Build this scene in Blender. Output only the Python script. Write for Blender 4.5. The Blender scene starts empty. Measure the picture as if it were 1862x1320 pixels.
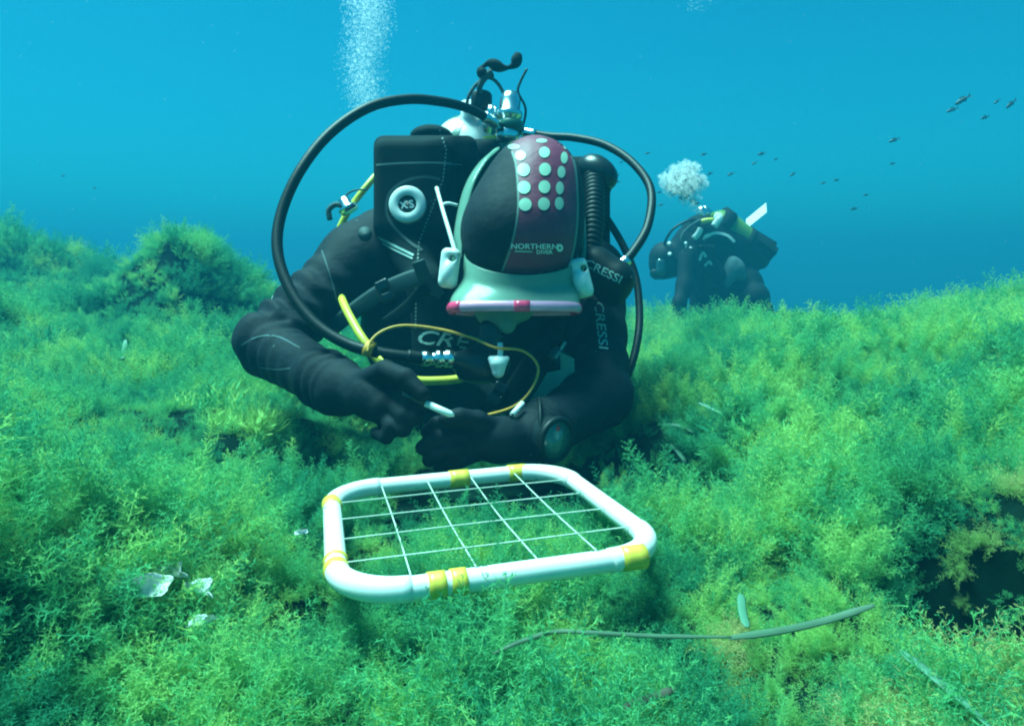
import bpy, bmesh, math, random
import numpy as np
from mathutils import Vector, Matrix
from mathutils.bvhtree import BVHTree

random.seed(7)
RNG = np.random.default_rng(11)
SC = bpy.context.scene
COL = SC.collection

# ------------------------------------------------------------------ camera
PITCH = math.radians(8.0)
CAMZ = 0.30
cam = bpy.data.cameras.new("camera")
cam.sensor_width = 36.0
cam.lens = 36.0 * 1250.0 / 1862.0
cam.clip_start = 0.02
cam.clip_end = 500.0
camo = bpy.data.objects.new("camera", cam)
camo.location = (0, 0, CAMZ)
camo.rotation_euler = (math.radians(90) - PITCH, 0, 0)
COL.objects.link(camo)
SC.camera = camo

# ------------------------------------------------------------------ light seen through the water column
SUN_DIR = Vector((-0.30, 0.10, 0.95)).normalized()      # towards the sun: high, behind and left of the diver
SUN_EL = math.asin(SUN_DIR.z)
w = bpy.data.worlds.new("World")
SC.world = w
w.use_nodes = True
nt = w.node_tree
nt.nodes.clear()
sky = nt.nodes.new("ShaderNodeTexSky")
sky.sky_type = 'NISHITA'
sky.sun_disc = False
sky.sun_elevation = SUN_EL
sky.sun_rotation = math.atan2(SUN_DIR.x, SUN_DIR.y)
tint = nt.nodes.new("ShaderNodeMix")
tint.data_type = 'RGBA'
tint.blend_type = 'MULTIPLY'
tint.inputs["Factor"].default_value = 1.0
tint.inputs[7].default_value = (0.02, 0.80, 0.87, 1)      # metres of sea water over the scene filter the sky
bg = nt.nodes.new("ShaderNodeBackground")
bg.inputs["Strength"].default_value = 0.05
wo = nt.nodes.new("ShaderNodeOutputWorld")
nt.links.new(sky.outputs[0], tint.inputs[6])
nt.links.new(tint.outputs[2], bg.inputs["Color"])
nt.links.new(bg.outputs[0], wo.inputs["Surface"])

sun = bpy.data.lights.new("sun", 'SUN')
sun.energy = 5.0
sun.angle = math.radians(28)
sun.color = (0.46, 1.0, 0.92)
suno = bpy.data.objects.new("sun", sun)
suno.rotation_euler = SUN_DIR.to_track_quat('Z', 'Y').to_euler()
suno.location = (-2, 2, 6)
COL.objects.link(suno)

SC.view_settings.view_transform = 'Standard'
SC.view_settings.look = 'None'
SC.view_settings.exposure = 1.7
SC.view_settings.gamma = 1.0
SC.cycles.volume_bounces = 1
SC.cycles.max_bounces = 8
SC.cycles.diffuse_bounces = 3
SC.cycles.transparent_max_bounces = 16
SC.cycles.sample_clamp_indirect = 6.0
SC.cycles.use_denoising = True
SC.cycles.filter_width = 2.1

# ------------------------------------------------------------------ helpers
F = 1250.0
CF = Vector((0, math.cos(PITCH), -math.sin(PITCH)))
CU = Vector((0, math.sin(PITCH), math.cos(PITCH)))
CR = Vector((1, 0, 0))
CO = Vector((0, 0, CAMZ))
KD = 1250.0 / 1100.0


def W(px, py, d):
    """point at distance d along the lens axis, on the sight line of a photo pixel"""
    return CO + d * (CF + CR * ((px - 931) / F) + CU * ((660 - py) / F))


def P(px, py, d):
    return W(px, py, d * KD)


def link(o, parent=None):
    COL.objects.link(o)
    if parent is not None:
        o.parent = parent
        o.matrix_parent_inverse = Matrix.Translation(-parent.location)
    return o


def tag(o, label=None, cat=None, group=None, kind=None):
    if label: o["label"] = label
    if cat: o["category"] = cat
    if group: o["group"] = group
    if kind: o["kind"] = kind
    return o


def empty(name, loc):
    o = bpy.data.objects.new(name, None)
    o.location = loc
    o.empty_display_size = 0.05
    COL.objects.link(o)
    return o


def obj(name, verts, faces, mat, parent=None, smooth=True):
    me = bpy.data.meshes.new(name)
    me.from_pydata([tuple(v) for v in verts], [], [tuple(f) for f in faces])
    if smooth:
        me.polygons.foreach_set("use_smooth", [True] * len(me.polygons))
    me.materials.append(mat)
    me.update()
    return link(bpy.data.objects.new(name, me), parent)


def npobj(name, V, Q, mat, parent=None):
    me = bpy.data.meshes.new(name)
    n, m = len(V), len(Q)
    k = Q.shape[1]
    me.vertices.add(n)
    me.vertices.foreach_set("co", np.asarray(V, dtype=np.float32).ravel())
    me.loops.add(m * k)
    me.loops.foreach_set("vertex_index", np.asarray(Q, dtype=np.int32).ravel())
    me.polygons.add(m)
    me.polygons.foreach_set("loop_start", np.arange(m, dtype=np.int32) * k)
    me.update(calc_edges=True)
    me.polygons.foreach_set("use_smooth", np.ones(m, dtype=bool))
    me.materials.append(mat)
    me.validate()
    return link(bpy.data.objects.new(name, me), parent)


def mat(name, col, rough=0.6, metal=0.0, var=0.15, scale=40.0, bump=0.0, bscale=200.0, coat=0.0, spec=0.5, trans=0.0, sss=0.0, clear=0.0):
    m = bpy.data.materials.new(name)
    m.use_nodes = True
    t = m.node_tree
    b = t.nodes["Principled BSDF"]
    b.inputs["Roughness"].default_value = rough
    b.inputs["Metallic"].default_value = metal
    b.inputs["Coat Weight"].default_value = coat
    b.inputs["Specular IOR Level"].default_value = spec
    if sss:
        b.inputs["Subsurface Weight"].default_value = sss
        b.inputs["Subsurface Radius"].default_value = (0.01, 0.02, 0.015)
    tc = t.nodes.new("ShaderNodeTexCoord")
    no = t.nodes.new("ShaderNodeTexNoise")
    no.inputs["Scale"].default_value = scale
    no.inputs["Detail"].default_value = 5
    t.links.new(tc.outputs["Object"], no.inputs["Vector"])
    mx = t.nodes.new("ShaderNodeMix")
    mx.data_type = 'RGBA'
    mx.inputs[6].default_value = tuple(max(0, c * (1 - var)) for c in col[:3]) + (1,)
    mx.inputs[7].default_value = tuple(min(1, c * (1 + var)) for c in col[:3]) + (1,)
    t.links.new(no.outputs["Fac"], mx.inputs["Factor"])
    t.links.new(mx.outputs[2], b.inputs["Base Color"])
    if bump:
        n2 = t.nodes.new("ShaderNodeTexNoise")
        n2.inputs["Scale"].default_value = bscale
        n2.inputs["Detail"].default_value = 3
        t.links.new(tc.outputs["Object"], n2.inputs["Vector"])
        bp = t.nodes.new("ShaderNodeBump")
        bp.inputs["Strength"].default_value = bump
        bp.inputs["Distance"].default_value = 0.15 / bscale
        t.links.new(n2.outputs["Fac"], bp.inputs["Height"])
        t.links.new(bp.outputs[0], b.inputs["Normal"])
    if trans:
        tr = t.nodes.new("ShaderNodeBsdfTranslucent")
        t.links.new(mx.outputs[2], tr.inputs["Color"])
        ms = t.nodes.new("ShaderNodeMixShader")
        ms.inputs[0].default_value = trans
        t.links.new(b.outputs[0], ms.inputs[1])
        t.links.new(tr.outputs[0], ms.inputs[2])
        last = ms
        if clear:
            tp = t.nodes.new("ShaderNodeBsdfTransparent")
            tp.inputs[0].default_value = (0.8, 0.95, 0.9, 1)
            m3 = t.nodes.new("ShaderNodeMixShader")
            m3.inputs[0].default_value = clear
            t.links.new(ms.outputs[0], m3.inputs[1])
            t.links.new(tp.outputs[0], m3.inputs[2])
            last = m3
        t.links.new(last.outputs[0], t.nodes["Material Output"].inputs["Surface"])
    return m


# ---- tubes and ribbons swept along a smooth path
def spline(pts, n):
    p = [Vector(q) for q in pts]
    p = [2 * p[0] - p[1]] + p + [2 * p[-1] - p[-2]]
    out = []
    segs = len(p) - 3
    for i in range(segs):
        a, b, c, d = p[i:i + 4]
        m = max(2, int(round(n / segs)))
        for k in range(m):
            t = k / m
            out.append(0.5 * ((2 * b) + (c - a) * t + (2 * a - 5 * b + 4 * c - d) * t * t + (3 * b - a - 3 * c + d) * t ** 3))
    out.append(p[-2])
    return out


def tube_geo(pts, r, n=64, sides=14, flat=None, up=None, closed=False, rfun=None, raw=False):
    c = [Vector(q) for q in pts] if raw else spline(pts, n)
    N = len(c)
    V, Fc = [], []
    nrm = None
    for i in range(N):
        a = c[(i - 1) % N] if closed else c[max(i - 1, 0)]
        b = c[(i + 1) % N] if closed else c[min(i + 1, N - 1)]
        t = (b - a).normalized()
        if up is not None:
            nn = (Vector(up) - t * t.dot(Vector(up))).normalized()
        elif nrm is None:
            nn = t.orthogonal().normalized()
        else:
            nn = (nrm - t * t.dot(nrm)).normalized()
        nrm = nn
        bb = t.cross(nn)
        ri = rfun(i / (N - 1)) if rfun else 1.0
        fx, fy = flat if flat else (r, r)
        for k in range(sides):
            an = 2 * math.pi * k / sides
            V.append(c[i] + nn * (math.cos(an) * fy * ri) + bb * (math.sin(an) * fx * ri))
    M = N if closed else N - 1
    for i in range(M):
        j = (i + 1) % N
        for k in range(sides):
            l = (k + 1) % sides
            Fc.append((i * sides + k, i * sides + l, j * sides + l, j * sides + k))
    if not closed:
        Fc.append(tuple(range(sides))[::-1])
        Fc.append(tuple((N - 1) * sides + k for k in range(sides)))
    return V, Fc


def tube(name, pts, r, m, parent=None, **kw):
    V, Fc = tube_geo(pts, r, **kw)
    return obj(name, V, Fc, m, parent)


def merge(parts):
    V, Fc = [], []
    for v, f in parts:
        o = len(V)
        V += list(v)
        Fc += [tuple(i + o for i in q) for q in f]
    return V, Fc


def lathe_geo(prof, origin, axis, seg=28):
    """profile of (distance along axis, radius)"""
    ax = Vector(axis).normalized()
    e1 = ax.orthogonal().normalized()
    e2 = ax.cross(e1)
    o = Vector(origin)
    V, Fc = [], []
    for (h, r) in prof:
        for k in range(seg):
            a = 2 * math.pi * k / seg
            V.append(o + ax * h + (e1 * math.cos(a) + e2 * math.sin(a)) * r)
    for i in range(len(prof) - 1):
        for k in range(seg):
            l = (k + 1) % seg
            Fc.append((i * seg + k, i * seg + l, (i + 1) * seg + l, (i + 1) * seg + k))
    Fc.append(tuple(range(seg))[::-1])
    Fc.append(tuple((len(prof) - 1) * seg + k for k in range(seg)))
    return V, Fc


def lathe(name, prof, origin, axis, m, parent=None, seg=28):
    V, Fc = lathe_geo(prof, origin, axis, seg)
    return obj(name, V, Fc, m, parent)


# ---- one continuous skin from blended volumes
def cone(a, b, ra, rb, k=0.03, fold=None):
    return ("cone", np.array(a), np.array(b), ra, rb, k, fold)


def ell(c, r, R=None, k=0.03, sub=False):
    return ("ell", np.array(c), np.array(r), np.array(R) if R is not None else np.eye(3), k, sub)


def box(c, h, rr, R=None, k=0.03, sub=False):
    return ("box", np.array(c), np.array(h), rr, np.array(R) if R is not None else np.eye(3), k, sub)


CAMR = np.array([list(CR), list(CF), list(CU)])       # rows: right, into the picture, up


def sdf_geo(prims, h, infl=0.0, pad=0.03):
    lo = np.full(3, 1e9)
    hi = np.full(3, -1e9)
    bbs = []
    for p in prims:
        if p[0] == "cone":
            r = max(p[3], p[4]) + (p[6][0] if p[6] else 0)
            l = np.minimum(p[1], p[2]) - r
            u = np.maximum(p[1], p[2]) + r
        else:
            R = p[3] if p[0] == "ell" else p[4]
            e = np.abs(R.T) @ p[2]
            l, u = p[1] - e, p[1] + e
        bbs.append((l, u))
        if not p[-1] is True:
            lo = np.minimum(lo, l)
            hi = np.maximum(hi, u)
    lo = lo - pad - infl
    hi = hi + pad + infl
    n = np.ceil((hi - lo) / h).astype(int) + 1
    vol = np.full(n, 0.06, dtype=np.float32)
    for p, (l, u) in zip(prims, bbs):
        k = p[5] if p[0] != "ell" else p[4]
        sub = (p[0] != "cone") and p[-1] is True
        mg = 0.06 + k
        i0 = np.clip(np.floor((l - mg - lo) / h).astype(int), 0, n - 1)
        i1 = np.clip(np.ceil((u + mg - lo) / h).astype(int) + 1, 1, n)
        ax = [lo[a] + h * np.arange(i0[a], i1[a]) for a in range(3)]
        X, Y, Z = np.meshgrid(*ax, indexing="ij")
        q = np.stack([X, Y, Z], -1)
        if p[0] == "cone":
            ab = p[2] - p[1]
            t = np.clip(((q - p[1]) @ ab) / max(ab @ ab, 1e-12), 0, 1)
            dv = q - p[1] - t[..., None] * ab
            rad = p[3] + t * (p[4] - p[3])
            if p[6]:
                amp, fr, ph = p[6][:3]
                L = math.sqrt(ab @ ab)
                tw = 0.5 * np.sin(dv @ np.array([60.0, 35.0, -50.0]) + ph)
                rad = rad + amp * np.sin(t * fr * 6.283 + tw * 1.6 + ph) * (p[6][3](t) if len(p[6]) > 3 else 1)
            d = np.sqrt((dv ** 2).sum(-1)) - rad
        elif p[0] == "ell":
            v = (q - p[1]) @ p[3].T
            k0 = np.sqrt(((v / p[2]) ** 2).sum(-1))
            k1 = np.sqrt(((v / p[2] ** 2) ** 2).sum(-1)) + 1e-9
            d = k0 * (k0 - 1) / k1
        else:
            v = np.abs((q - p[1]) @ p[4].T) - (p[2] - p[3])
            d = np.sqrt((np.maximum(v, 0) ** 2).sum(-1)) + np.minimum(v.max(-1), 0) - p[3]
        s = (slice(i0[0], i1[0]), slice(i0[1], i1[1]), slice(i0[2], i1[2]))
        a = vol[s]
        if sub:
            hh = np.clip(0.5 - 0.5 * (a + d) / k, 0, 1)
            vol[s] = a * (1 - hh) - d * hh + k * hh * (1 - hh)
        else:
            hh = np.clip(0.5 + 0.5 * (a - d) / k, 0, 1)
            vol[s] = a * (1 - hh) + d * hh - k * hh * (1 - hh)
    vol = vol - infl
    return nets(vol, lo, h)


def nets(vol, org, h):
    s = vol < 0
    nx, ny, nz = vol.shape
    offs = [(i, j, k) for i in (0, 1) for j in (0, 1) for k in (0, 1)]
    cs = [s[i:nx - 1 + i, j:ny - 1 + j, k:nz - 1 + k] for i, j, k in offs]
    an = cs[0].copy()
    al = cs[0].copy()
    for c in cs[1:]:
        an |= c
        al &= c
    cells = np.argwhere(an & ~al)
    val = np.stack([vol[cells[:, 0] + i, cells[:, 1] + j, cells[:, 2] + k] for i, j, k in offs], 1)
    acc = np.zeros((len(cells), 3))
    cnt = np.zeros(len(cells))
    for a in range(8):
        for b in range(a + 1, 8):
            oa, ob = np.array(offs[a]), np.array(offs[b])
            if np.abs(oa - ob).sum() != 1:
                continue
            va, vb = val[:, a], val[:, b]
            m = (va < 0) != (vb < 0)
            t = np.where(m, va / np.where(m, va - vb, 1), 0)
            acc += np.where(m[:, None], oa + t[:, None] * (ob - oa), 0)
            cnt += m
    V = (acc / cnt[:, None] + cells) * h + org
    vid = np.full((nx - 1, ny - 1, nz - 1), -1, dtype=np.int64)
    vid[cells[:, 0], cells[:, 1], cells[:, 2]] = np.arange(len(cells))
    Q = []
    for ax in range(3):
        b, c = (ax + 1) % 3, (ax + 2) % 3
        s0 = [slice(None)] * 3
        s1 = [slice(None)] * 3
        s0[ax] = slice(0, -1)
        s1[ax] = slice(1, None)
        e = np.argwhere(s[tuple(s0)] != s[tuple(s1)])
        ok = (e[:, b] > 0) & (e[:, c] > 0) & (e[:, b] < vol.shape[b] - 1) & (e[:, c] < vol.shape[c] - 1)
        e = e[ok]
        ins = s[e[:, 0], e[:, 1], e[:, 2]]

        def g(db, dc):
            q = e.copy()
            q[:, b] += db
            q[:, c] += dc
            return vid[q[:, 0], q[:, 1], q[:, 2]]
        f = np.stack([g(-1, -1), g(0, -1), g(0, 0), g(-1, 0)], 1)
        f[~ins] = f[~ins][:, ::-1]
        Q.append(f)
    return V, np.concatenate(Q)


def sdf(name, prims, h, m, parent=None, infl=0.0):
    V, Q = sdf_geo(prims, h, infl)
    return npobj(name, V, Q, m, parent)


def bvh(*objs):
    V, Fc = [], []
    for o in objs:
        n = len(V)
        off = o.matrix_parent_inverse.translation + o.parent.location if o.parent else o.location
        V += [v.co + off for v in o.data.vertices]
        Fc += [tuple(i + n for i in p.vertices) for p in o.data.polygons]
    return BVHTree.FromPolygons(V, Fc)


def cast(tree, px, py, lift):
    d = (W(px, py, 1.0) - CO).normalized()
    hit = tree.ray_cast(CO, d)
    if hit[0] is None:
        return None
    return hit[0] - d * lift


def patch(name, rows, tree, m, parent, lift=0.0015):
    """sheet sewn onto a surface: rows of photo points lifted off the surface they lie on"""
    V, idx = [], {}
    Fc = []
    for i, r in enumerate(rows):
        for j, (x, y) in enumerate(r):
            h = cast(tree, x, y, lift)
            if h is not None:
                idx[i, j] = len(V)
                V.append(h)
    for i in range(len(rows) - 1):
        for j in range(len(rows[0]) - 1):
            q = [(i, j), (i + 1, j), (i + 1, j + 1), (i, j + 1)]
            if all(k in idx for k in q):
                p = [V[idx[k]] for k in q]
                if max((p[a] - p[a - 1]).length for a in range(4)) < 0.05:
                    Fc.append(tuple(idx[k] for k in q))
    # keep the one connected piece
    g = list(range(len(V)))

    def root(i):
        while g[i] != i:
            g[i] = g[g[i]]
            i = g[i]
        return i
    for f in Fc:
        for a in f[1:]:
            g[root(a)] = root(f[0])
    cnt = {}
    for f in Fc:
        cnt[root(f[0])] = cnt.get(root(f[0]), 0) + 1
    best = max(cnt, key=cnt.get)
    Fc = [f for f in Fc if root(f[0]) == best]
    us = sorted({a for f in Fc for a in f})
    mp = {a: i for i, a in enumerate(us)}
    return obj(name, [V[a] for a in us], [tuple(mp[a] for a in f) for f in Fc], m, parent)


def disc_rows(cx, cy, rx, ry, rot=0.0, rin=0.0, nr=5, na=28):
    rows = []
    for i in range(nr + 1):
        k = rin + (1 - rin) * i / nr
        if k == 0: k = 0.02
        r = []
        for j in range(na + 1):
            a = 2 * math.pi * j / na
            x, y = math.cos(a) * rx * k, math.sin(a) * ry * k
            r.append((cx + x * math.cos(rot) - y * math.sin(rot), cy + x * math.sin(rot) + y * math.cos(rot)))
        rows.append(r)
    return rows


def band_rows(pts, wd, n=40, across=3):
    c = spline([(x, y, 0) for x, y in pts], n)
    rows = []
    for i, p in enumerate(c):
        t = (c[min(i + 1, len(c) - 1)] - c[max(i - 1, 0)]).normalized()
        nx, ny = -t.y, t.x
        rows.append([(p.x + nx * wd * (k / across - .5), p.y + ny * wd * (k / across - .5)) for k in range(across + 1)])
    return rows


def lettering(name, s, cx, cy, hpx, rot, tree, m, parent, lift=0.002, sx=1.0, shear=0.0, bold=0.0):
    cu = bpy.data.curves.new("tmp", 'FONT')
    cu.body = s
    cu.align_x = 'CENTER'
    cu.align_y = 'CENTER'
    cu.shear = shear
    cu.offset = bold
    cu.resolution_u = 3
    to = bpy.data.objects.new("tmp", cu)
    me = bpy.data.meshes.new_from_object(to)
    bm = bmesh.new()
    bm.from_mesh(me)
    bmesh.ops.triangulate(bm, faces=bm.faces)
    for _ in range(2):
        lg = [e for e in bm.edges if e.calc_length() > 0.25]
        if lg:
            bmesh.ops.subdivide_edges(bm, edges=lg, cuts=1)
            bmesh.ops.triangulate(bm, faces=bm.faces)
    V, ok, Fc = [], {}, []
    bm.verts.index_update()
    for v in bm.verts:
        x, y = v.co.x * hpx * 1.4 * sx, -v.co.y * hpx * 1.4
        p = cast(tree, cx + x * math.cos(rot) - y * math.sin(rot), cy + x * math.sin(rot) + y * math.cos(rot), lift)
        if p is not None:
            ok[v.index] = len(V)
            V.append(p)
    for f in bm.faces:
        if all(v.index in ok for v in f.verts):
            q = [V[ok[v.index]] for v in f.verts]
            if max((q[a] - q[a - 1]).length for a in range(3)) < 0.04:
                Fc.append(tuple(ok[v.index] for v in f.verts))
    bm.free()
    bpy.data.objects.remove(to)
    bpy.data.curves.remove(cu)
    bpy.data.meshes.remove(me)
    return obj(name, V, Fc, m, parent, smooth=False)


# ---- lattice noise for terrain
def vnoise(x, y, seed=0):
    def hsh(i, j):
        n = (i * 374761393 + j * 668265263 + seed * 1274126177) & 0xffffffff
        n = ((n ^ (n >> 13)) * 1274126177) & 0xffffffff
        return ((n ^ (n >> 16)) & 0xffff) / 65535.0
    i = np.floor(x).astype(np.int64)
    j = np.floor(y).astype(np.int64)
    fx, fy = x - i, y - j
    fx = fx * fx * (3 - 2 * fx)
    fy = fy * fy * (3 - 2 * fy)
    a, b, c, d = hsh(i, j), hsh(i + 1, j), hsh(i, j + 1), hsh(i + 1, j + 1)
    return (a * (1 - fx) + b * fx) * (1 - fy) + (c * (1 - fx) + d * fx) * fy - 0.5


def fbm(x, y, o=3, seed=0):
    s, a = 0, 1.0
    for k in range(o):
        s = s + a * vnoise(x * 2 ** k + 17.3 * k, y * 2 ** k - 9.1 * k, seed + k)
        a *= 0.5
    return s


# ------------------------------------------------------------------ materials
M = {}
M["suit"] = mat("black_neoprene", (0.0008, 0.006, 0.010), 0.75, var=0.5, scale=18, bump=0.7, bscale=26, spec=0.2)
M["skin"] = mat("skin", (0.45, 0.28, 0.2), 0.5, sss=0.2)
M["hood"] = mat("hood_neoprene", (0.0008, 0.007, 0.012), 0.75, var=0.3, scale=25, bump=0.6, bscale=34, spec=0.25)
M["nylon"] = mat("black_nylon", (0.002, 0.010, 0.011), 0.85, var=0.35, scale=60, bump=0.3, bscale=500, spec=0.15)
M["burgundy"] = mat("burgundy_neoprene", (0.17, 0.013, 0.05), 0.6, var=0.25, scale=30, bump=0.5, bscale=34)
def add_silt_glints(m):
    """small pale specks painted into the cloth colour, for silt and for glints"""
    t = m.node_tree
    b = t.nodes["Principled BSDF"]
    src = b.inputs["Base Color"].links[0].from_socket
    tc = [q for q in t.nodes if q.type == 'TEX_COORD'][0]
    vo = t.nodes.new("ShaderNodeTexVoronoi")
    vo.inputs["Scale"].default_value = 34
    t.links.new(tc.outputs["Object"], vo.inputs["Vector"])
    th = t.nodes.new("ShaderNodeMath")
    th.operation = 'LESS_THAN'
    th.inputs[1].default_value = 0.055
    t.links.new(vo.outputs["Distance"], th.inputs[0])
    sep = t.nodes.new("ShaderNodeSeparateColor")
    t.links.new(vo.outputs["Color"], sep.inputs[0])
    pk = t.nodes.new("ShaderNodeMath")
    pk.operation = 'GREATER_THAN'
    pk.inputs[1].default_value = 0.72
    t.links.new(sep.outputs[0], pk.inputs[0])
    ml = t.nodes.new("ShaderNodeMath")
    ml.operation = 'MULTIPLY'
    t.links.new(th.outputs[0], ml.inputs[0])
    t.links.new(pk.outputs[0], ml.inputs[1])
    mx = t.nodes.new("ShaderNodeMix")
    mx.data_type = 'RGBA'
    mx.inputs[7].default_value = (0.12, 0.22, 0.2, 1)  # speck colour, for silt grains and painted glints alike
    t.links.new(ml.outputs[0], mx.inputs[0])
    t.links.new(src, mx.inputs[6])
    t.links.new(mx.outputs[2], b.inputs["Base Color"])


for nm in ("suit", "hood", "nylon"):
    add_silt_glints(M[nm])
M["dot"] = mat("pale_green_print", (0.34, 0.56, 0.42), 0.45, var=0.12, scale=90)
M["print"] = mat("grey_print", (0.30, 0.46, 0.42), 0.5, var=0.25, scale=120)
M["white_print"] = mat("white_print", (0.72, 0.8, 0.78), 0.45, var=0.12, scale=120)
M["webbing"] = mat("grey_webbing", (0.02, 0.055, 0.058), 0.75, var=0.2, scale=120, bump=0.3, bscale=700)
M["stitch"] = mat("grey_stitching", (0.13, 0.2, 0.18), 0.7)
M["seam"] = mat("dull_seam", (0.03, 0.075, 0.08), 0.8, var=0.4, scale=90)
M["rubber"] = mat("black_rubber", (0.002, 0.007, 0.008), 0.5, var=0.3, scale=60, bump=0.25, bscale=160, spec=0.25)
M["plastic"] = mat("black_plastic", (0.004, 0.011, 0.013), 0.35, var=0.2, scale=30)
M["chrome"] = mat("scuffed_chrome", (0.75, 0.8, 0.78), 0.22, metal=1.0, var=0.1, scale=80)
M["yellow_hose"] = mat("yellow_rubber", (0.66, 0.60, 0.05), 0.4, var=0.15, scale=50)
M["lanyard"] = mat("yellow_cord", (0.62, 0.30, 0.03), 0.6, var=0.3, scale=90)
M["silicone"] = mat("clear_silicone", (0.42, 0.66, 0.54), 0.22, var=0.15, scale=30, trans=0.5, clear=0.38, coat=0.3)
M["pink"] = mat("pink_plastic", (0.95, 0.05, 0.16), 0.25, var=0.1, scale=60, coat=0.4)
M["lilac"] = mat("pale_pink_plastic", (0.92, 0.34, 0.52), 0.25, var=0.3, scale=22, coat=0.4)
M["white_plastic"] = mat("white_plastic", (0.72, 0.78, 0.75), 0.35, var=0.08, scale=60)
M["pvc"] = mat("white_pvc", (0.80, 0.81, 0.77), 0.4, var=0.10, scale=45)
M["tape"] = mat("yellow_tape", (0.74, 0.52, 0.06), 0.4, var=0.12, scale=70, bump=0.2, bscale=160)
M["cord"] = mat("white_cord", (0.50, 0.58, 0.50), 0.8, var=0.3, scale=60)
M["ink"] = mat("black_marker", (0.05, 0.07, 0.07), 0.6)
M["tank_white"] = mat("white_tank_paint", (0.82, 0.85, 0.82), 0.3, var=0.06, scale=20, coat=0.3)
M["tank_green"] = mat("dark_green_paint", (0.02, 0.12, 0.08), 0.35, var=0.2, scale=20)
M["far_tank"] = mat("green_tank_paint", (0.10, 0.21, 0.03), 0.4, var=0.2, scale=10)
M["glass"] = mat("dark_glass", (0.02, 0.06, 0.07), 0.06, var=0.1, coat=0.6)
M["dial"] = mat("green_dial", (0.06, 0.16, 0.13), 0.25, var=0.5, scale=120, coat=0.7)
M["red"] = mat("red_mark", (0.55, 0.04, 0.05), 0.5)
M["sheet"] = mat("pale_green_plastic", (0.14, 0.30, 0.22), 0.45, var=0.45, scale=38, trans=0.2)
M["grass"] = mat("seagrass_leaf", (0.09, 0.25, 0.155), 0.6, var=0.35, scale=30, trans=0.25)
M["dead_grass"] = mat("dead_seagrass_leaf", (0.07, 0.15, 0.085), 0.65, var=0.35, scale=40, trans=0.2)
M["stem"] = mat("brown_stem", (0.05, 0.05, 0.03), 0.7, var=0.4, scale=60)
M["padina"] = mat("chalky_fan_alga", (0.85, 0.85, 0.85), 0.7, var=0.3, scale=70, trans=0.25)
M["fish"] = mat("dark_fish_skin", (0.02, 0.03, 0.035), 0.5, var=0.3, scale=60)
M["far_suit"] = mat("far_black_neoprene", (0.002, 0.008, 0.013), 0.75, var=0.4, scale=12, spec=0.15)
M["fin"] = mat("black_fin_rubber", (0.002, 0.007, 0.01), 0.7, spec=0.2)
M["thin_white"] = mat("thin_white_plastic", (0.9, 0.9, 0.9), 0.5, var=0.05, trans=0.5)
M["bag"] = mat("grey_mesh_bag", (0.10, 0.18, 0.20), 0.8, var=0.6, scale=30, trans=0.3)


def algae_mat(name, a, b, c, tr=0.5):
    m = bpy.data.materials.new(name)
    m.use_nodes = True
    t = m.node_tree
    t.nodes.clear()
    out = t.nodes.new("ShaderNodeOutputMaterial")
    geo = t.nodes.new("ShaderNodeNewGeometry")
    inf = t.nodes.new("ShaderNodeObjectInfo")
    n1 = t.nodes.new("ShaderNodeTexNoise")
    n1.inputs["Scale"].default_value = 5.5
    n1.inputs["Detail"].default_value = 4
    t.links.new(geo.outputs["Position"], n1.inputs["Vector"])
    r1 = t.nodes.new("ShaderNodeValToRGB")
    r1.color_ramp.elements[0].position = 0.36
    r1.color_ramp.elements[0].color = a + (1,)
    r1.color_ramp.elements[1].position = 0.66
    r1.color_ramp.elements[1].color = c + (1,)
    e = r1.color_ramp.elements.new(0.52)
    e.color = b + (1,)
    ad = t.nodes.new("ShaderNodeMath")
    ad.operation = 'MULTIPLY_ADD'
    ad.inputs[1].default_value = 0.26
    t.links.new(inf.outputs["Random"], ad.inputs[0])
    t.links.new(n1.outputs["Fac"], ad.inputs[2])
    sb = t.nodes.new("ShaderNodeMath")
    sb.operation = 'SUBTRACT'
    sb.inputs[1].default_value = 0.13
    t.links.new(ad.outputs[0], sb.inputs[0])
    sx = t.nodes.new("ShaderNodeSeparateXYZ")
    t.links.new(geo.outputs["Position"], sx.inputs[0])
    mr = t.nodes.new("ShaderNodeMapRange")
    mr.inputs[1].default_value = -0.9
    mr.inputs[2].default_value = 0.8
    mr.inputs[3].default_value = -0.05
    mr.inputs[4].default_value = 0.05
    t.links.new(sx.outputs[0], mr.inputs[0])
    ax = t.nodes.new("ShaderNodeMath")
    ax.operation = 'ADD'
    t.links.new(sb.outputs[0], ax.inputs[0])
    t.links.new(mr.outputs[0], ax.inputs[1])
    t.links.new(ax.outputs[0], r1.inputs[0])
    df = t.nodes.new("ShaderNodeBsdfDiffuse")
    tl = t.nodes.new("ShaderNodeBsdfTranslucent")
    mx = t.nodes.new("ShaderNodeMixShader")
    mx.inputs[0].default_value = tr
    t.links.new(r1.outputs[0], df.inputs[0])
    t.links.new(r1.outputs[0], tl.inputs[0])
    t.links.new(df.outputs[0], mx.inputs[1])
    t.links.new(tl.outputs[0], mx.inputs[2])
    t.links.new(mx.outputs[0], out.inputs["Surface"])
    return m


M["alga"] = algae_mat("green_seaweed", (0.045, 0.31, 0.16), (0.14, 0.51, 0.20), (0.37, 0.63, 0.19))
M["wisp"] = algae_mat("straw_seaweed", (0.28, 0.48, 0.15), (0.42, 0.53, 0.19), (0.55, 0.54, 0.24))
M["seabed"] = mat("seabed_rock_turf", (0.002, 0.013, 0.008), 0.9, var=0.6, scale=14, bump=0.6, bscale=60, spec=0.03)
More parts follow.
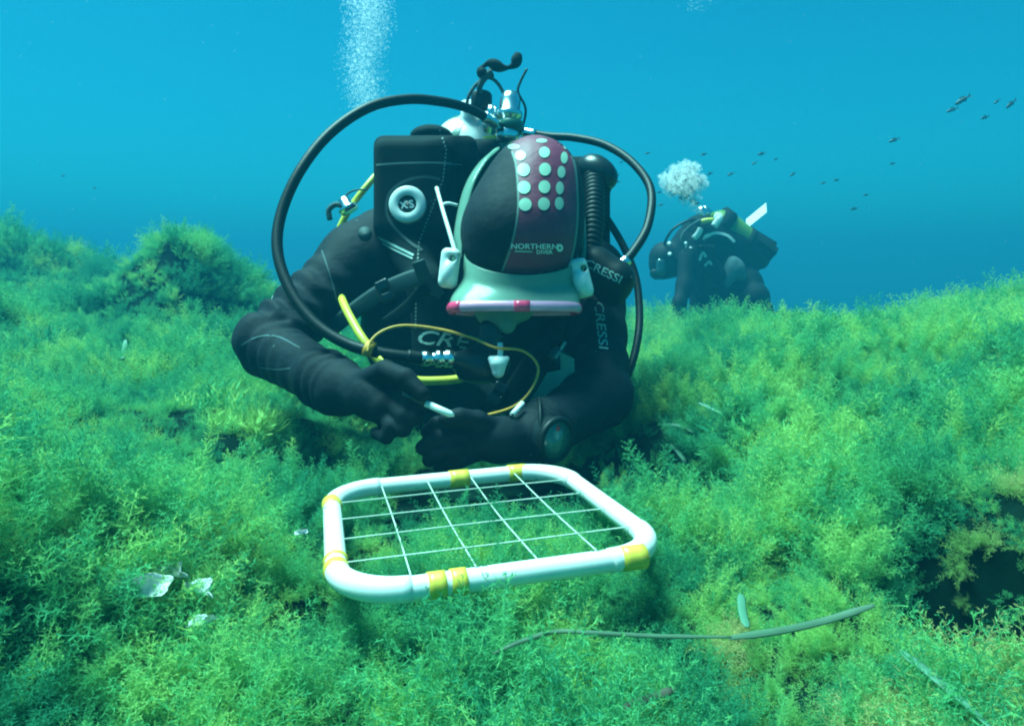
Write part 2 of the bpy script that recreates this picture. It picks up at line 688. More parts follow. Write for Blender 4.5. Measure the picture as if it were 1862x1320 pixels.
# ------------------------------------------------------------------ seabed
CTRL = [  # photo point and its distance: where the growth stands
    (931, 1330, .50), (300, 1330, .46), (1500, 1330, .47), (60, 1200, .50), (1850, 1230, .50), (931, 1150, .60), (500, 1150, .60), (1400, 1150, .60), (1560, 1190, .55), (1600, 1290, .49), (1480, 1250, .52),
    (620, 960, .78), (760, 960, .80), (1000, 940, .82), (1240, 960, .78), (200, 950, .66), (40, 950, .58), (400, 900, .80), (1500, 950, .68), (1700, 930, .66),
    (1850, 900, .62), (150, 800, .86), (30, 760, .82), (350, 740, 1.06), (480, 720, 1.22), (1300, 800, 1.05), (1200, 760, 1.22), (1480, 800, .96), (1650, 760, 1.0), (1850, 740, .95),
    (200, 620, 1.7), (50, 610, 1.6), (400, 600, 1.75), (1250, 680, 1.5), (1500, 660, 1.5), (1700, 620, 1.5), (1850, 600, 1.5),
    (30, 445, 3.5), (150, 505, 3.4), (235, 565, 3.1), (30, 480, 2.8), (150, 530, 2.5), (330, 490, 2.5), (400, 520, 2.5), (270, 510, 2.35), (330, 520, 2.2), (445, 545, 2.5), (500, 565, 2.6), (480, 535, 3.1), (540, 545, 3.2),
    (1180, 625, 2.0), (1260, 585, 2.05), (1340, 572, 2.1), (1400, 575, 2.2), (1450, 598, 2.3), (1520, 602, 2.3), (1600, 586, 2.25), (1700, 538, 2.2), (1862, 512, 2.1), (2150, 480, 2.0), (-300, 420, 3.0), (-250, 700, .9), (-250, 1000, .5), (2150, 760, .8), (2150, 1050, .5),
]
cp = [(*W(a, b, d).xy, W(a, b, d).z - (.04 if d < 1.6 else .112)) for a, b, d in CTRL]
cp += [(-.1, 1.25, -.06), (.12, 1.2, -.055), (-.25, 1.25, -.05), (0, 1.5, -.17), (.0, 1.9, -.17), (-.3, 1.8, -.06), (.3, 1.9, -.06), (.22, 1.3, -.05),
       (0, 2.6, -.05), (-.3, 3.2, .1), (.9, 3.2, -.18), (2, 3.2, -.1), (1.25, 4.4, -.13), (.6, 4.4, -.15), (2.6, 4.4, -.35), (0, 4.5, -.2), (-1.5, 4.4, -.05), (-3.5, 4.6, .3),
       (-4, 7, -.3), (0, 7, -1.0), (4, 7, -1.2), (4, 3.5, -.1), (-5, 10, -1.2), (5, 10, -2), (0, 10, -1.8), (-7, 3, .6), (7, 3, .2), (-5, .5, .4), (5, .5, .35), (-2, -1, .1), (2, -1, .1), (0, -1.2, 0), (-7, -1.2, .3), (7, -1.2, .3)]
cp = np.array(cp)


def tps_fit(c, reg=2e-3):
    n = len(c)
    r = np.sqrt(((c[:, None, :2] - c[None, :, :2]) ** 2).sum(-1))
    K = np.where(r > 0, r * r * np.log(r + 1e-12), 0) + reg * np.eye(n)
    Pm = np.c_[np.ones(n), c[:, :2]]
    A = np.block([[K, Pm], [Pm.T, np.zeros((3, 3))]])
    return np.linalg.solve(A, np.r_[c[:, 2], np.zeros(3)])


TW = tps_fit(cp)
HOLLOWS = [(*W(1735, 1100, .62).xy, .04, .18, .3), (*W(1810, 1115, .61).xy, .072, .28, .45), (*W(1885, 1150, .59).xy, .05, .2, .2), (*W(610, 825, 1.06).xy, .11, .10, 0), (*W(520, 830, 1.0).xy, .09, .07, 0), (*W(1290, 830, 1.0).xy, .11, .07, 0),
           (*W(1430, 975, .72).xy, .04, .09, 0), (*W(1000, 1150, .62).xy, .035, .045, 0), (*W(560, 1080, .62).xy, .05, .06, 0), (*W(340, 1270, .50).xy, .03, .05, 0),
           (*W(1680, 960, .68).xy, .06, .05, 0), (*W(100, 480, 2.9).xy, .25, .16, 0), (*W(430, 520, 2.3).xy, .14, .12, 0), (*W(300, 545, 2.1).xy, .14, .06, 0)]


QU = W(900, 970, .74)
BUMPS = [(*W(325, 470, 2.5).xy, .25, .25), (*W(20, 440, 3.4).xy, .40, .15), (*W(150, 440, 3.3).xy, .22, .05), (*W(1330, 575, 2.15).xy, .15, .06), (*W(1200, 600, 2.0).xy, .05, .03), (*W(1235, 600, 2.15).xy, .06, -.05)]


def ground(x, y):
    x = np.asarray(x, float)
    y = np.asarray(y, float)
    z = np.full(x.shape, TW[-3]) + TW[-2] * x + TW[-1] * y
    for (a, b, _), wt in zip(cp, TW[:-3]):
        r2 = (x - a) ** 2 + (y - b) ** 2
        z = z + wt * 0.5 * r2 * np.log(r2 + 1e-12)
    far = np.clip((np.hypot(x, y - 2) - 8) / 6, 0, 1)
    z = z * (1 - far) + far * (-2.2 - 0.03 * np.hypot(x, y))
    near = np.clip(np.hypot(x, y) / 2.0, .35, 1.0)
    z = z + near * (0.062 * fbm(x * 3.1, y * 3.1, 2, 3) +   .034 * fbm(x * 8, y * 8, 2, 8))
    for hx, hy, r, h in BUMPS:
        z = z + h * np.exp(-(((x - hx) ** 2 + (y - hy) ** 2) / (r * r)) ** 1.5)
    qm = np.exp(-(((x - QU.x) ** 2 + (y - QU.y) ** 2) / .24 ** 2) ** 2)
    z = z * (1 - qm) + qm * (-.012 + .25 * .02 * fbm(x * 8, y * 8, 2, 8))
    for hx, hy, r, dp, _ in HOLLOWS:
        g = np.exp(-(((x - hx) ** 2 + (y - hy) ** 2) / (r * r)) ** 2)
        z = z - dp * g
    return z


def warp(n, span, power):
    t = np.linspace(-1, 1, n)
    return np.sign(t) * np.abs(t) ** power * span


gx = warp(340, 40.0, 3.2)
gy = np.r_[np.linspace(-6, -.2, 20)[:-1], np.linspace(-.2, 4, 300)[:-1], 4 + 46 * np.linspace(0, 1, 80) ** 2.2]
GX, GY = np.meshgrid(gx, gy, indexing="ij")
GZ = ground(GX, GY)
nx_, ny_ = GX.shape
ii, jj = np.meshgrid(np.arange(nx_ - 1), np.arange(ny_ - 1), indexing="ij")
b0 = (ii * ny_ + jj).ravel()
seabed = npobj("seabed", np.stack([GX, GY, GZ], -1).reshape(-1, 3), np.stack([b0, b0 + ny_, b0 + ny_ + 1, b0 + 1], 1), M["seabed"])
tag(seabed, "uneven rocky seabed rising on both sides, covered in green seaweed", "seabed", kind="structure")

# ------------------------------------------------------------------ seaweed growth
PROTO = bpy.data.collections.new("seaweed_sprigs")     # source sprigs, only ever shown as growth on the seabed


def leaf(V, Fc, a, b, wdt, side):
    """a narrow tapered leaflet"""
    n = len(V)
    V += [a - side * wdt * .5, a + side * wdt * .5, a.lerp(b, .6) + side * wdt * .45, b, a.lerp(b, .6) - side * wdt * .45]
    Fc.append((n, n + 1, n + 2, n + 3, n + 4))


def rdir():
    v = Vector(RNG.normal(size=3))
    return v.normalized()


def stem(V, Fc, base, d, L, nb, bl, sub, wd, curl=.5, droop=0.0):
    p = base.copy()
    d = d.normalized()
    n = 7
    pts = [p.copy()]
    bend = rdir() * curl
    for i in range(n):
        d = (d + bend * (.16) + Vector((0, 0, -droop * .1))).normalized()
        p = p + d * (L / n)
        pts.append(p.copy())
    for i in range(n):
        side = d.cross(rdir()).normalized()
        m = len(V)
        ww = wd * (1 - .6 * i / n)
        V += [pts[i] - side * ww * .5, pts[i] + side * ww * .5, pts[i + 1] + side * ww * .4, pts[i + 1] - side * ww * .4]
        Fc.append((m, m + 1, m + 2, m + 3))
    for k in range(nb):
        t = .12 + .88 * (k + RNG.random() * .5) / nb
        f = t * n
        i = min(int(f), n - 1)
        o = pts[i].lerp(pts[i + 1], f - i)
        ax = (pts[i + 1] - pts[i]).normalized()
        a = k * 2.4 + RNG.random() * .6
        e1 = ax.orthogonal().normalized()
        e2 = ax.cross(e1)
        out = (e1 * math.cos(a) + e2 * math.sin(a)) * .85 + ax * .55
        out = (out + rdir() * .25).normalized()
        ln = bl * (1.05 - .75 * t) * RNG.uniform(.7, 1.25)
        tip = o + out * ln
        leaf(V, Fc, o, tip, wd * .8, out.cross(rdir()).normalized())
        for s in range(sub):
            q = o.lerp(tip, .25 + .7 * (s + .5) / sub)
            dd = (out * .6 + rdir() * .9 + ax * .2).normalized()
            leaf(V, Fc, q, q + dd * ln * RNG.uniform(.3, .55), wd * .7, dd.cross(rdir()).normalized())


def proto(kind):
    V, Fc = [], []
    up = Vector((0, 0, 1))
    if kind == "bush":
        for i in range(17):
            a = RNG.random() * 6.283
            sp = abs(RNG.normal()) * .55
            d = Vector((math.cos(a) * sp, math.sin(a) * sp, 1))
            stem(V, Fc, Vector((math.cos(a), math.sin(a), 0)) * RNG.random() * .018, d, RNG.uniform(.045, .088), 27, .017, 5, .00088)
    elif kind == "plume":
        for i in range(4):
            a = RNG.random() * 6.283
            d = Vector((math.cos(a) * .35, math.sin(a) * .35, 1))
            stem(V, Fc, Vector((math.cos(a), math.sin(a), 0)) * .012, d, RNG.uniform(.07, .105), 66, .023, 6, .0009, curl=.3)
    elif kind == "wisp":
        for i in range(34):
            a = RNG.random() * 6.283
            sp = abs(RNG.normal()) * .6
            d = Vector((math.cos(a) * sp, math.sin(a) * sp, 1))
            stem(V, Fc, Vector((math.cos(a), math.sin(a), 0)) * RNG.random() * .02, d, RNG.uniform(.04, .085), 16, .017, 3, .0009, curl=.8)
    elif kind == "lobe":
        for i in range(26):
            a = RNG.random() * 6.283
            sp = abs(RNG.normal()) * .7
            d = Vector((math.cos(a) * sp, math.sin(a) * sp, 1)).normalized()
            o = Vector((math.cos(a), math.sin(a), 0)) * RNG.random() * .015
            for s in range(4):
                L = RNG.uniform(.014, .03)
                d2 = (d + rdir() * .55).normalized()
                leaf(V, Fc, o, o + d2 * L, .0038, d2.cross(rdir()).normalized())
                o = o + d2 * L * .7
    else:
        for i in range(42):
            a = RNG.random() * 6.283
            r = math.sqrt(RNG.random()) * .038
            sp = abs(RNG.normal()) * .5
            d = Vector((math.cos(a) * sp, math.sin(a) * sp, 1))
            stem(V, Fc, Vector((math.cos(a) * r, math.sin(a) * r, 0)), d, RNG.uniform(.02, .045), 12, .011, 4, .0010)
    me = bpy.data.meshes.new("sprig")
    me.from_pydata([tuple(v) for v in V], [], Fc)
    me.materials.append(M["wisp"] if kind == "wisp" else M["alga"])
    o = bpy.data.objects.new("sprig_%02d" % len(PROTO.objects), me)
    PROTO.objects.link(o)


for kd in ["bush"] * 5 + ["plume"] * 4 + ["turf"] * 4 + ["wisp"] * 3 + ["lobe"] * 2:
    proto(kd)

cand = []


def scatter(n, d0, d1, pw=1.0):
    d = d0 + (d1 - d0) * RNG.random(n) ** pw
    px = RNG.uniform(-520, 2380, n)
    return (px - 931) / F * d, d, np.ones(n)


def scatter_area(step, d0, d1):
    xs = np.arange(-1.25 * d1, 1.25 * d1, step)
    ys = np.arange(d0, d1, step)
    X, Y = np.meshgrid(xs, ys)
    X = X + RNG.uniform(-.5, .5, X.shape) * step
    Y = Y + RNG.uniform(-.5, .5, Y.shape) * step
    k = np.abs(X) < Y * 1.12 + .12
    return X[k], Y[k]


pts = []
for step, d0, d1, s in [(.020, .12, .95, .82), (.025, .95, 1.9, .85), (.034, 1.9, 3.4, .95), (.075, 3.4, 6.5, 1.7)]:
    X, Y = scatter_area(step, d0, d1)
    pts.append(np.c_[X, Y, np.full(len(X), s)])
pts = np.concatenate(pts)
X, Y, S = pts.T
e = .01


def slope(x, y):
    z = ground(x, y)
    return np.hypot(ground(x + e, y) - z, ground(x, y + e) - z) / e


# steep faces get as much growth as flat ones
st = slope(X, Y)
extra = [pts]
for lim in (.45, .85, 1.3):
    m_ = (st > lim) & (RNG.random(len(X)) < .7)
    q_ = pts[m_].copy()
    q_[:, :2] += RNG.normal(size=(len(q_), 2)) * .012 * np.maximum(1, q_[:, 1:2] * .7)
    extra.append(q_)
pts = np.concatenate(extra)
X, Y, S = pts.T
Z = ground(X, Y)
NX = -(ground(X + e, Y) - Z) / e
NY = -(ground(X, Y + e) - Z) / e
clump = fbm(X * 5.2, Y * 5.2, 3, 21)
kindn = fbm(X * 3.3 + 5, Y * 3.3, 2, 33)
wispn = fbm(X * 2.6 - 3, Y * 2.6 + 7, 2, 44)
keep = np.ones(len(X), bool)
for hx, hy, r, dp, bare in HOLLOWS:
    q = np.exp(-(((X - hx) ** 2 + (Y - hy) ** 2) / (r * 1.05) ** 2) ** 2)
    keep &= RNG.random(len(X)) > bare * q * 1.3
    S = S * (1 - .45 * q)
low = RNG.random(len(X)) > np.clip(.85 + 2.0 * clump, .48, 1) * np.where(Y < .64, .72, 1)
low &= ~((np.hypot(X - W(1470, 1190, .56).x, Y - W(1470, 1190, .56).y) < .13) & (RNG.random(len(X)) < .85))
low &= ~((np.abs(X - QU.x) < .2) & (np.abs(Y - QU.y) < .2))
inq = (np.abs(X - QU.x) < .20) & (np.abs(Y - QU.y) < .20)
S = np.where(inq, .66, S)
keep |= inq & (RNG.random(len(X)) < .95)
PX = 931 + X / (Y + .03) * F
keep &= ~((Y > .80) & (Y < 1.10) & (PX > 690) & (PX < 1090))
und = (np.abs(X + .02) < .30) & (Y > 1.0) & (Y < 1.75)
S = np.where(und, S * .6, S)
keep &= ~((np.hypot(X, Y) < .27))
S = S * np.clip(1 + 1.5 * clump, .5, 1.8) * RNG.uniform(.75, 1.25, len(X))
S = np.where(low, np.minimum(S * .45, .42), S)
rr = RNG.random(len(X))
right = np.clip((X - .15) * 2.2, 0, 1) * np.clip((2.0 - Y) * 2, 0, 1)
idx = np.where(kindn > .10, RNG.integers(5, 9, len(X)), np.where(kindn > -.10, RNG.integers(0, 5, len(X)), RNG.integers(9, 13, len(X))))
idx = np.where(rr < .22, RNG.integers(9, 13, len(X)), idx)
idx = np.where((rr > .80), RNG.integers(0, 5, len(X)), idx)
idx = np.where((wispn > .20 - .17 * right) & (RNG.random(len(X)) < .6), RNG.integers(13, 16, len(X)), idx)
idx = np.where((fbm(X * 6 + 2, Y * 6, 2, 71) > .34) & (RNG.random(len(X)) < .3), RNG.integers(16, 18, len(X)), idx)
idx = np.where(inq & (rr < .85), RNG.integers(9, 13, len(X)), np.where(inq, RNG.integers(0, 5, len(X)), idx))
idx = np.where(low, RNG.integers(9, 13, len(X)), idx)
S = np.where((idx >= 13) & (idx < 16), np.minimum(S, .85), S)
idx = np.where(Y > 1.9, np.where(rr < .5, RNG.integers(9, 13, len(X)), RNG.integers(0, 5, len(X))), idx)
X, Y, Z, S, NX, NY, idx = [a[keep] for a in (X, Y, Z, S, NX, NY, idx)]
n = len(X)
rot = np.zeros((n, 3))
for i in range(n):
    up = Vector((NX[i] * .55 + RNG.normal() * .22, NY[i] * .55 + RNG.normal() * .22 - .05, 1)).normalized()
    q = up.to_track_quat('Z', 'Y') @ Matrix.Rotation(RNG.random() * 6.283, 3, 'Z').to_quaternion()
    rot[i] = q.to_euler()
me = bpy.data.meshes.new("seaweed")
me.vertices.add(n)
me.vertices.foreach_set("co", np.c_[X, Y, Z - .004].astype(np.float32).ravel())
for nm, ty, arr in (("rot", 'FLOAT_VECTOR', rot.astype(np.float32).ravel()), ("scl", 'FLOAT', S.astype(np.float32)), ("sprig", 'INT', idx.astype(np.int32))):
    at = me.attributes.new(nm, ty, 'POINT')
    at.data.foreach_set("vector" if ty == 'FLOAT_VECTOR' else "value", arr)
weed = bpy.data.objects.new("seaweed", me)
COL.objects.link(weed)
tag(weed, "dense feathery green and straw coloured seaweed carpeting the whole seabed", "seaweed", kind="stuff")
ng = bpy.data.node_groups.new("grow_seaweed", 'GeometryNodeTree')
ng.interface.new_socket("Geometry", in_out='INPUT', socket_type='NodeSocketGeometry')
ng.interface.new_socket("Geometry", in_out='OUTPUT', socket_type='NodeSocketGeometry')
gi = ng.nodes.new("NodeGroupInput")
go = ng.nodes.new("NodeGroupOutput")
ip = ng.nodes.new("GeometryNodeInstanceOnPoints")
ci = ng.nodes.new("GeometryNodeCollectionInfo")
ci.inputs["Collection"].default_value = PROTO
ci.inputs["Separate Children"].default_value = True
ci.inputs["Reset Children"].default_value = True


def named(nm, ty):
    a = ng.nodes.new("GeometryNodeInputNamedAttribute")
    a.data_type = ty
    a.inputs["Name"].default_value = nm
    return [o for o in a.outputs if o.enabled and o.name == "Attribute"][0]


eu = ng.nodes.new("FunctionNodeEulerToRotation")
ng.links.new(named("rot", 'FLOAT_VECTOR'), eu.inputs[0])
ng.links.new(gi.outputs[0], ip.inputs["Points"])
ng.links.new(ci.outputs[0], ip.inputs["Instance"])
ip.inputs["Pick Instance"].default_value = True
ng.links.new(named("sprig", 'INT'), ip.inputs["Instance Index"])
ng.links.new(eu.outputs[0], ip.inputs["Rotation"])
ng.links.new(named("scl", 'FLOAT'), ip.inputs["Scale"])
ng.links.new(ip.outputs[0], go.inputs[0])
md = weed.modifiers.new("grow", 'NODES')
md.node_group = ng
print("sprigs", n)


def gz(x, y):
    return float(ground(np.array([x]), np.array([y]))[0])


def on_ground(px, py, lift=0.03):
    """where the sight line of a photo pixel meets the top of the growth"""
    d0 = .2
    while d0 < 6:
        p = W(px, py, d0)
        if p.z < gz(p.x, p.y) + lift:
            break
        d0 += .01
    return p


# ------------------------------------------------------------------ haze: the water itself
hz = bpy.data.materials.new("sea_water_haze")
hz.use_nodes = True
t = hz.node_tree
t.nodes.clear()
vo = t.nodes.new("ShaderNodeVolumePrincipled")
vo.inputs["Color"].default_value = (0.014, 0.215, 0.345, 1)
vo.inputs["Density"].default_value = 0.092
vo.inputs["Anisotropy"].default_value = 0.15
mo = t.nodes.new("ShaderNodeOutputMaterial")
t.links.new(vo.outputs[0], mo.inputs["Volume"])
hx0, hx1, hy0, hy1, hz0, hz1 = -46, 46, -9, 56, float(GZ.min()) - 1.0, 1.9
bv = [(x, y, z) for x in (hx0, hx1) for y in (hy0, hy1) for z in (hz0, hz1)]
haze = obj("haze", bv, [(0, 1, 3, 2), (4, 6, 7, 5), (0, 4, 5, 1), (2, 3, 7, 6), (0, 2, 6, 4), (1, 5, 7, 3)], hz, smooth=False)
tag(haze, "blue green sea water fading far things to blue", "water haze", kind="stuff")

# ------------------------------------------------------------------ quadrat frame
UN = .55
QC = [W(615, 1088, UN), W(1216, 1004, UN * 1.147), W(1022, 852, UN * 1.679), W(602, 893, UN * 1.532)]   # front left, front right, back right, back left
qu = (QC[1] - QC[0])
qv = (QC[3] - QC[0])
QO = QC[0]


def QP(u, v, h=0.0):
    nq = qu.cross(qv).normalized()
    return QO + qu * u + qv * v + nq * h


quad = empty("quadrat_frame", QP(.5, .5))
tag(quad, "square white pipe frame strung with a grid of cords lying on the seaweed", "quadrat")
PR = .0100
path = []
cr = .20
for (cu_, cv_, a0) in ((cr, cr, 180), (1 - cr, cr, 270), (1 - cr, 1 - cr, 0), (cr, 1 - cr, 90)):
    for k in range(11):
        a = math.radians(a0 + 9 * k)
        path.append(QP(cu_ + cr * math.cos(a), cv_ + cr * math.sin(a)))
full = []
for i in range(len(path)):
    a, b = path[i], path[(i + 1) % len(path)]
    m = max(1, int((b - a).length / .012))
    for k in range(m):
        full.append(a.lerp(b, k / m))
V, Fc = tube_geo(full, PR, sides=24, closed=True, raw=True)
obj("pipe", V, Fc, M["pvc"], quad)
# elbow sockets show as a slight step in the pipe
for (cu_, cv_, a0) in ((cr, cr, 180), (1 - cr, cr, 270), (1 - cr, 1 - cr, 0), (cr, 1 - cr, 90)):
    pp = []
    for k in range(-1, 14):
        a = math.radians(a0 + 90 * min(max(k, 0), 12) / 12)
        p = QP(cu_ + cr * math.cos(a), cv_ + cr * math.sin(a))
        pp.append(p)
    pp = pp[1:]
    V, Fc = tube_geo(pp, PR * 1.09, sides=24, raw=True)
    obj("elbow", V, Fc, M["pvc"], quad)
S_ = (.205, .40, .59, .785)
for u in S_:
    tube("cord", [QP(u, -.03, PR * .3), QP(u + .006 * math.sin(u * 40), .5, PR * .25 - .0016), QP(u, 1.03, PR * .3)], .00072, M["cord"], quad, n=8, sides=6)
for v in (.215, .41, .61, .80):
    tube("cord", [QP(-.035, v, PR * .3), QP(.5, v + .005 * math.sin(v * 50), PR * .25 + .0006), QP(1.035, v, PR * .3)], .00072, M["cord"], quad, n=8, sides=6)


def tape(u0, v0, u1, v1, skew=0.0, k=1.13):
    a, b = QP(u0, v0), QP(u1, v1)
    V, Fc = tube_geo([a, a.lerp(b, .33), a.lerp(b, .66), b], PR * k, sides=24, raw=True)
    obj("tape", V, Fc, M["tape"], quad)


tape(.245, 0, .295, 0)
tape(.31, 0, .355, 0, k=1.15)
tape(.835, 0, .915, 0)
tape(.50, 1, .585, 1)
tape(.765, 1, .845, 1)
tape(0, .165, 0, .205)
tape(0, .24, 0, .258)
tape(0, .765, 0, .835)
for lbl, u in (("2L", .40), ("4E", .755)):
    p = QP(u, 0)
    nq = qu.cross(qv).normalized()
    cu = bpy.data.curves.new("tmp", 'FONT')
    cu.body = lbl
    cu.size = .012
    cu.align_x = 'CENTER'
    cu.align_y = 'CENTER'
    to = bpy.data.objects.new("tmp", cu)
    me = bpy.data.meshes.new_from_object(to)
    V = []
    ud = qu.normalized()
    vd = nq.cross(ud)
    for vtx in me.vertices:
        a = vtx.co.y / PR + math.radians(20)
        V.append(p + ud * vtx.co.x + (nq * math.cos(a) + vd * math.sin(a)) * (PR + .0006))
    obj("marking", V, [tuple(f.vertices) for f in me.polygons], M["ink"], quad)
    bpy.data.objects.remove(to)
# ------------------------------------------------------------------ the near diver
HR = Matrix.Rotation(0, 3, 'X')
hand_r = dict(                                     # the fist on the left of the picture, holding the pencil
    arm=[((488, 630, 1.06), (612, 703, .915), .051, .041)],
    palm=[((628, 702, .90), (678, 722, .865), .040, .043), ((672, 715, .865), (700, 738, .85), .040, .036)],
    fingers=[[(705, 690, .855), (742, 700, .825), (768, 728, .815), (757, 748, .82)],
             [(712, 708, .85), (748, 728, .82), (757, 757, .815), (738, 768, .825)],
             [(708, 730, .845), (735, 756, .82), (733, 780, .82), (712, 782, .835)],
             [(698, 748, .845), (712, 776, .825), (702, 794, .83), (685, 788, .845)],
             [(662, 690, .86), (700, 672, .835), (738, 686, .81), (766, 716, .803)]])
hand_l = dict(
    arm=[((1072, 722, 1.0), (978, 788, .905), .050, .040)],
    palm=[((965, 795, .895), (905, 800, .865), .038, .042), ((912, 800, .865), (870, 800, .85), .040, .035)],
    fingers=[[(862, 780, .85), (826, 768, .835), (795, 772, .83), (778, 786, .832)],
             [(858, 795, .845), (815, 792, .825), (785, 800, .82), (768, 814, .825)],
             [(860, 810, .845), (822, 815, .825), (795, 824, .82), (780, 836, .826)],
             [(868, 824, .85), (838, 836, .832), (815, 844, .83), (800, 852, .835)],
             [(905, 780, .86), (868, 764, .835), (836, 758, .822), (812, 762, .818)]])
FR = [.0116, .0116, .0112, .0102, .0128]


def hand_prims(h):
    out = []
    for a, b, ra, rb in h["palm"]:
        out.append(cone(P(*a), P(*b), ra * .78, rb * .76, .009))
    for f, r in zip(h["fingers"], FR):
        q = [P(*c) for c in f]
        for i in range(3):
            out.append(cone(q[i], q[i + 1], r * (1.08 - .09 * i), r * (1.0 - .1 * i), .0035))
    return out


fade = lambda t: np.clip(1.6 * t - .3, 0, 1)
diver = empty("person", P(885, 850, 1.5))
tag(diver, "diver in black wetsuit kneeling close behind the white quadrat, head bowed, writing with gloved hands", "person")
bp = [
    cone(P(800, 505, 1.25), P(985, 505, 1.25), .112, .112, .03),
    cone(P(745, 600, 1.25), P(960, 590, 1.23), .10, .10, .06),
    cone(P(790, 690, 1.28), P(930, 690, 1.25), .105, .105, .07),
    cone(P(835, 770, 1.45), P(940, 770, 1.45), .13, .13, .08),
    cone(P(880, 440, 1.25), P(940, 405, 1.06), .075, .062, .04),
    cone(P(700, 450, 1.24), P(655, 478, 1.20), .080, .076, .05),
    cone(P(655, 478, 1.20), P(490, 618, 1.07), .072, .050, .03, (.0060, 6.0, .5, fade)),
    cone(P(488, 630, 1.06), P(612, 703, .915), .051, .041, .025, (.0055, 7.0, 1.0, lambda t: np.clip(1 - 1.8 * t, .15, 1))),
    cone(P(1040, 470, 1.24), P(1070, 495, 1.2), .066, .060, .05),
    cone(P(1078, 500, 1.19), P(1087, 715, 1.02), .062, .051, .03, (.004, 4.0, .2, fade)),
    cone(P(1088, 720, 1.02), P(978, 790, .905), .054, .040, .025, (.003, 4.0, 2.0, lambda t: np.clip(1 - 1.6 * t, .15, 1))),
    cone(P(840, 800, 1.45), P(775, 855, 1.22), .088, .066, .05),
    cone(P(940, 800, 1.45), P(1000, 855, 1.22), .088, .066, .05),
    cone(P(775, 858, 1.23), P(800, 840, 1.62), .060, .042, .03),
    cone(P(1000, 858, 1.23), P(975, 840, 1.62), .060, .042, .03),
    cone(P(800, 840, 1.62), P(800, 850, 1.78), .036, .026, .02),
    cone(P(975, 840, 1.62), P(975, 850, 1.78), .036, .026, .02),
    # skull, jaw, nose and lips under hood and mask
    ell(P(950, 405, 1.0), (.085, .100, .098), CAMR, .03),
    ell(P(938, 488, 1.0), (.062, .070, .045), CAMR, .03),
    cone(P(905, 560, .985), P(940, 560, .985), .018, .018, .02),
    cone(P(915, 520, 1.03), P(945, 520, 1.03), .030, .030, .03),
] + hand_prims(hand_r) + hand_prims(hand_l)
body = sdf("body", bp, .0042, M["suit"], diver)
body.data.materials.append(M["skin"])
fc = P(935, 540, .96) - diver.location
for p in body.data.polygons:
    if (p.center - fc).length < .085 and p.center.z < (P(935, 505, .96) - diver.location).z:
        p.material_index = 1
# gloves with cuffs
for h in (hand_r, hand_l):
    pr = hand_prims(h)
    a, b, ra, rb = h["arm"][0]
    A, B = P(*a), P(*b)
    c0 = A.lerp(B, .80)
    c1 = B + (B - A).normalized() * .012
    pr.append(cone(c0, c1, ra * .2 + rb * .80 + .0035, rb + .0015, .01, (.0022, 2.5, .3)))
    V, Q = sdf_geo(pr, .0024, .0008)
    npobj("glove", V, Q, M["suit"], diver)

# hood: cut along a sloping plane above the brow
hp = [ell(P(948, 425, 1.0), (.1005, .118, .098), CAMR, .03), ell(P(972, 345, 1.02), (.079, .105, .086), CAMR, .05), cone(P(950, 430, 1.08), P(900, 440, 1.2), .085, .08, .05)]
V, Q = sdf_geo(hp, .0036)
pa, pb, pc = P(838, 463, 1.0), P(1060, 470, 1.0), P(945, 531, .885)
pn = (pb - pa).cross(pc - pa).normalized()
if pn.z > 0: pn = -pn
sd = (V - np.array(pa)) @ np.array(pn)
lowf = sd[Q].min(1) < 0.0
front = (V[Q].mean(1)[:, 1] < P(950, 400, 1.09).y)
Q = Q[lowf | ~front]
over = (sd > 0) & (V[:, 1] < P(950, 400, 1.09).y)
V[over] -= sd[over][:, None] * np.array(pn)
hood = npobj("hood", V, Q, M["hood"], diver)
ht = bvh(hood)
le = [(p.x, p.y) for p in spline([(922, 256, 0), (936, 290, 0), (941, 330, 0), (942, 380, 0), (934, 430, 0), (922, 470, 0), (908, 505, 0), (905, 516, 0)], 48)]
re = [(p.x, p.y) for p in spline([(1030, 256, 0), (1045, 300, 0), (1050, 350, 0), (1050, 400, 0), (1044, 450, 0), (1032, 500, 0), (1029, 516, 0)], 48)]


def at_y(c, y):
    ys = [q[1] for q in c]
    return float(np.interp(y, ys, [q[0] for q in c]))


rows = []
for y in np.r_[np.linspace(246, 262, 12), np.linspace(266, 514, 62)]:
    a, b = at_y(le, y), at_y(re, y)
    rows.append([(a + (b - a) * k / 24, y) for k in range(25)])
panel = patch("hood_panel", rows, ht, M["burgundy"], hood, .0012)
ht2 = bvh(hood, panel)
for xs in (le, re):
    patch("hood_seam", band_rows([q for q in xs[::4] if q[1] > 264], 4, 60, 2), ht, M["stitch"], hood, .0018)
for cx, cy, rx, ry in [(934, 267, 12, 5), (985, 256, 11, 4), (1029, 264, 5, 8), (946, 283, 11, 10), (990, 277, 11, 11), (1026, 287, 7, 12), (952, 309, 13, 13), (991, 308, 12, 13), (1021, 313, 8, 12),
                       (953, 341, 13, 13), (990, 340, 12, 13), (1018, 342, 8, 13), (955, 372, 13, 13), (989, 371, 12, 13), (1017, 370, 9, 13)]:
    patch("printed_dot", disc_rows(cx, cy, rx * .9, ry * .9), ht2, M["dot"], hood, .0014)
lettering("lettering", "NORTHERN", 972, 449, 9.5, .01, ht2, M["white_print"], hood, .0012, sx=1.2, bold=.02)
lettering("lettering", "DIVER", 990, 459, 7, .01, ht2, M["white_print"], hood, .0012, sx=1.1, bold=.02)
patch("logo_rule", band_rows([(936, 457), (968, 458)], 3, 6, 2), ht2, M["print"], hood, .0012)
patch("logo_roundel", disc_rows(1018, 451, 6, 7, 0, .35), ht2, M["white_print"], hood, .0012)

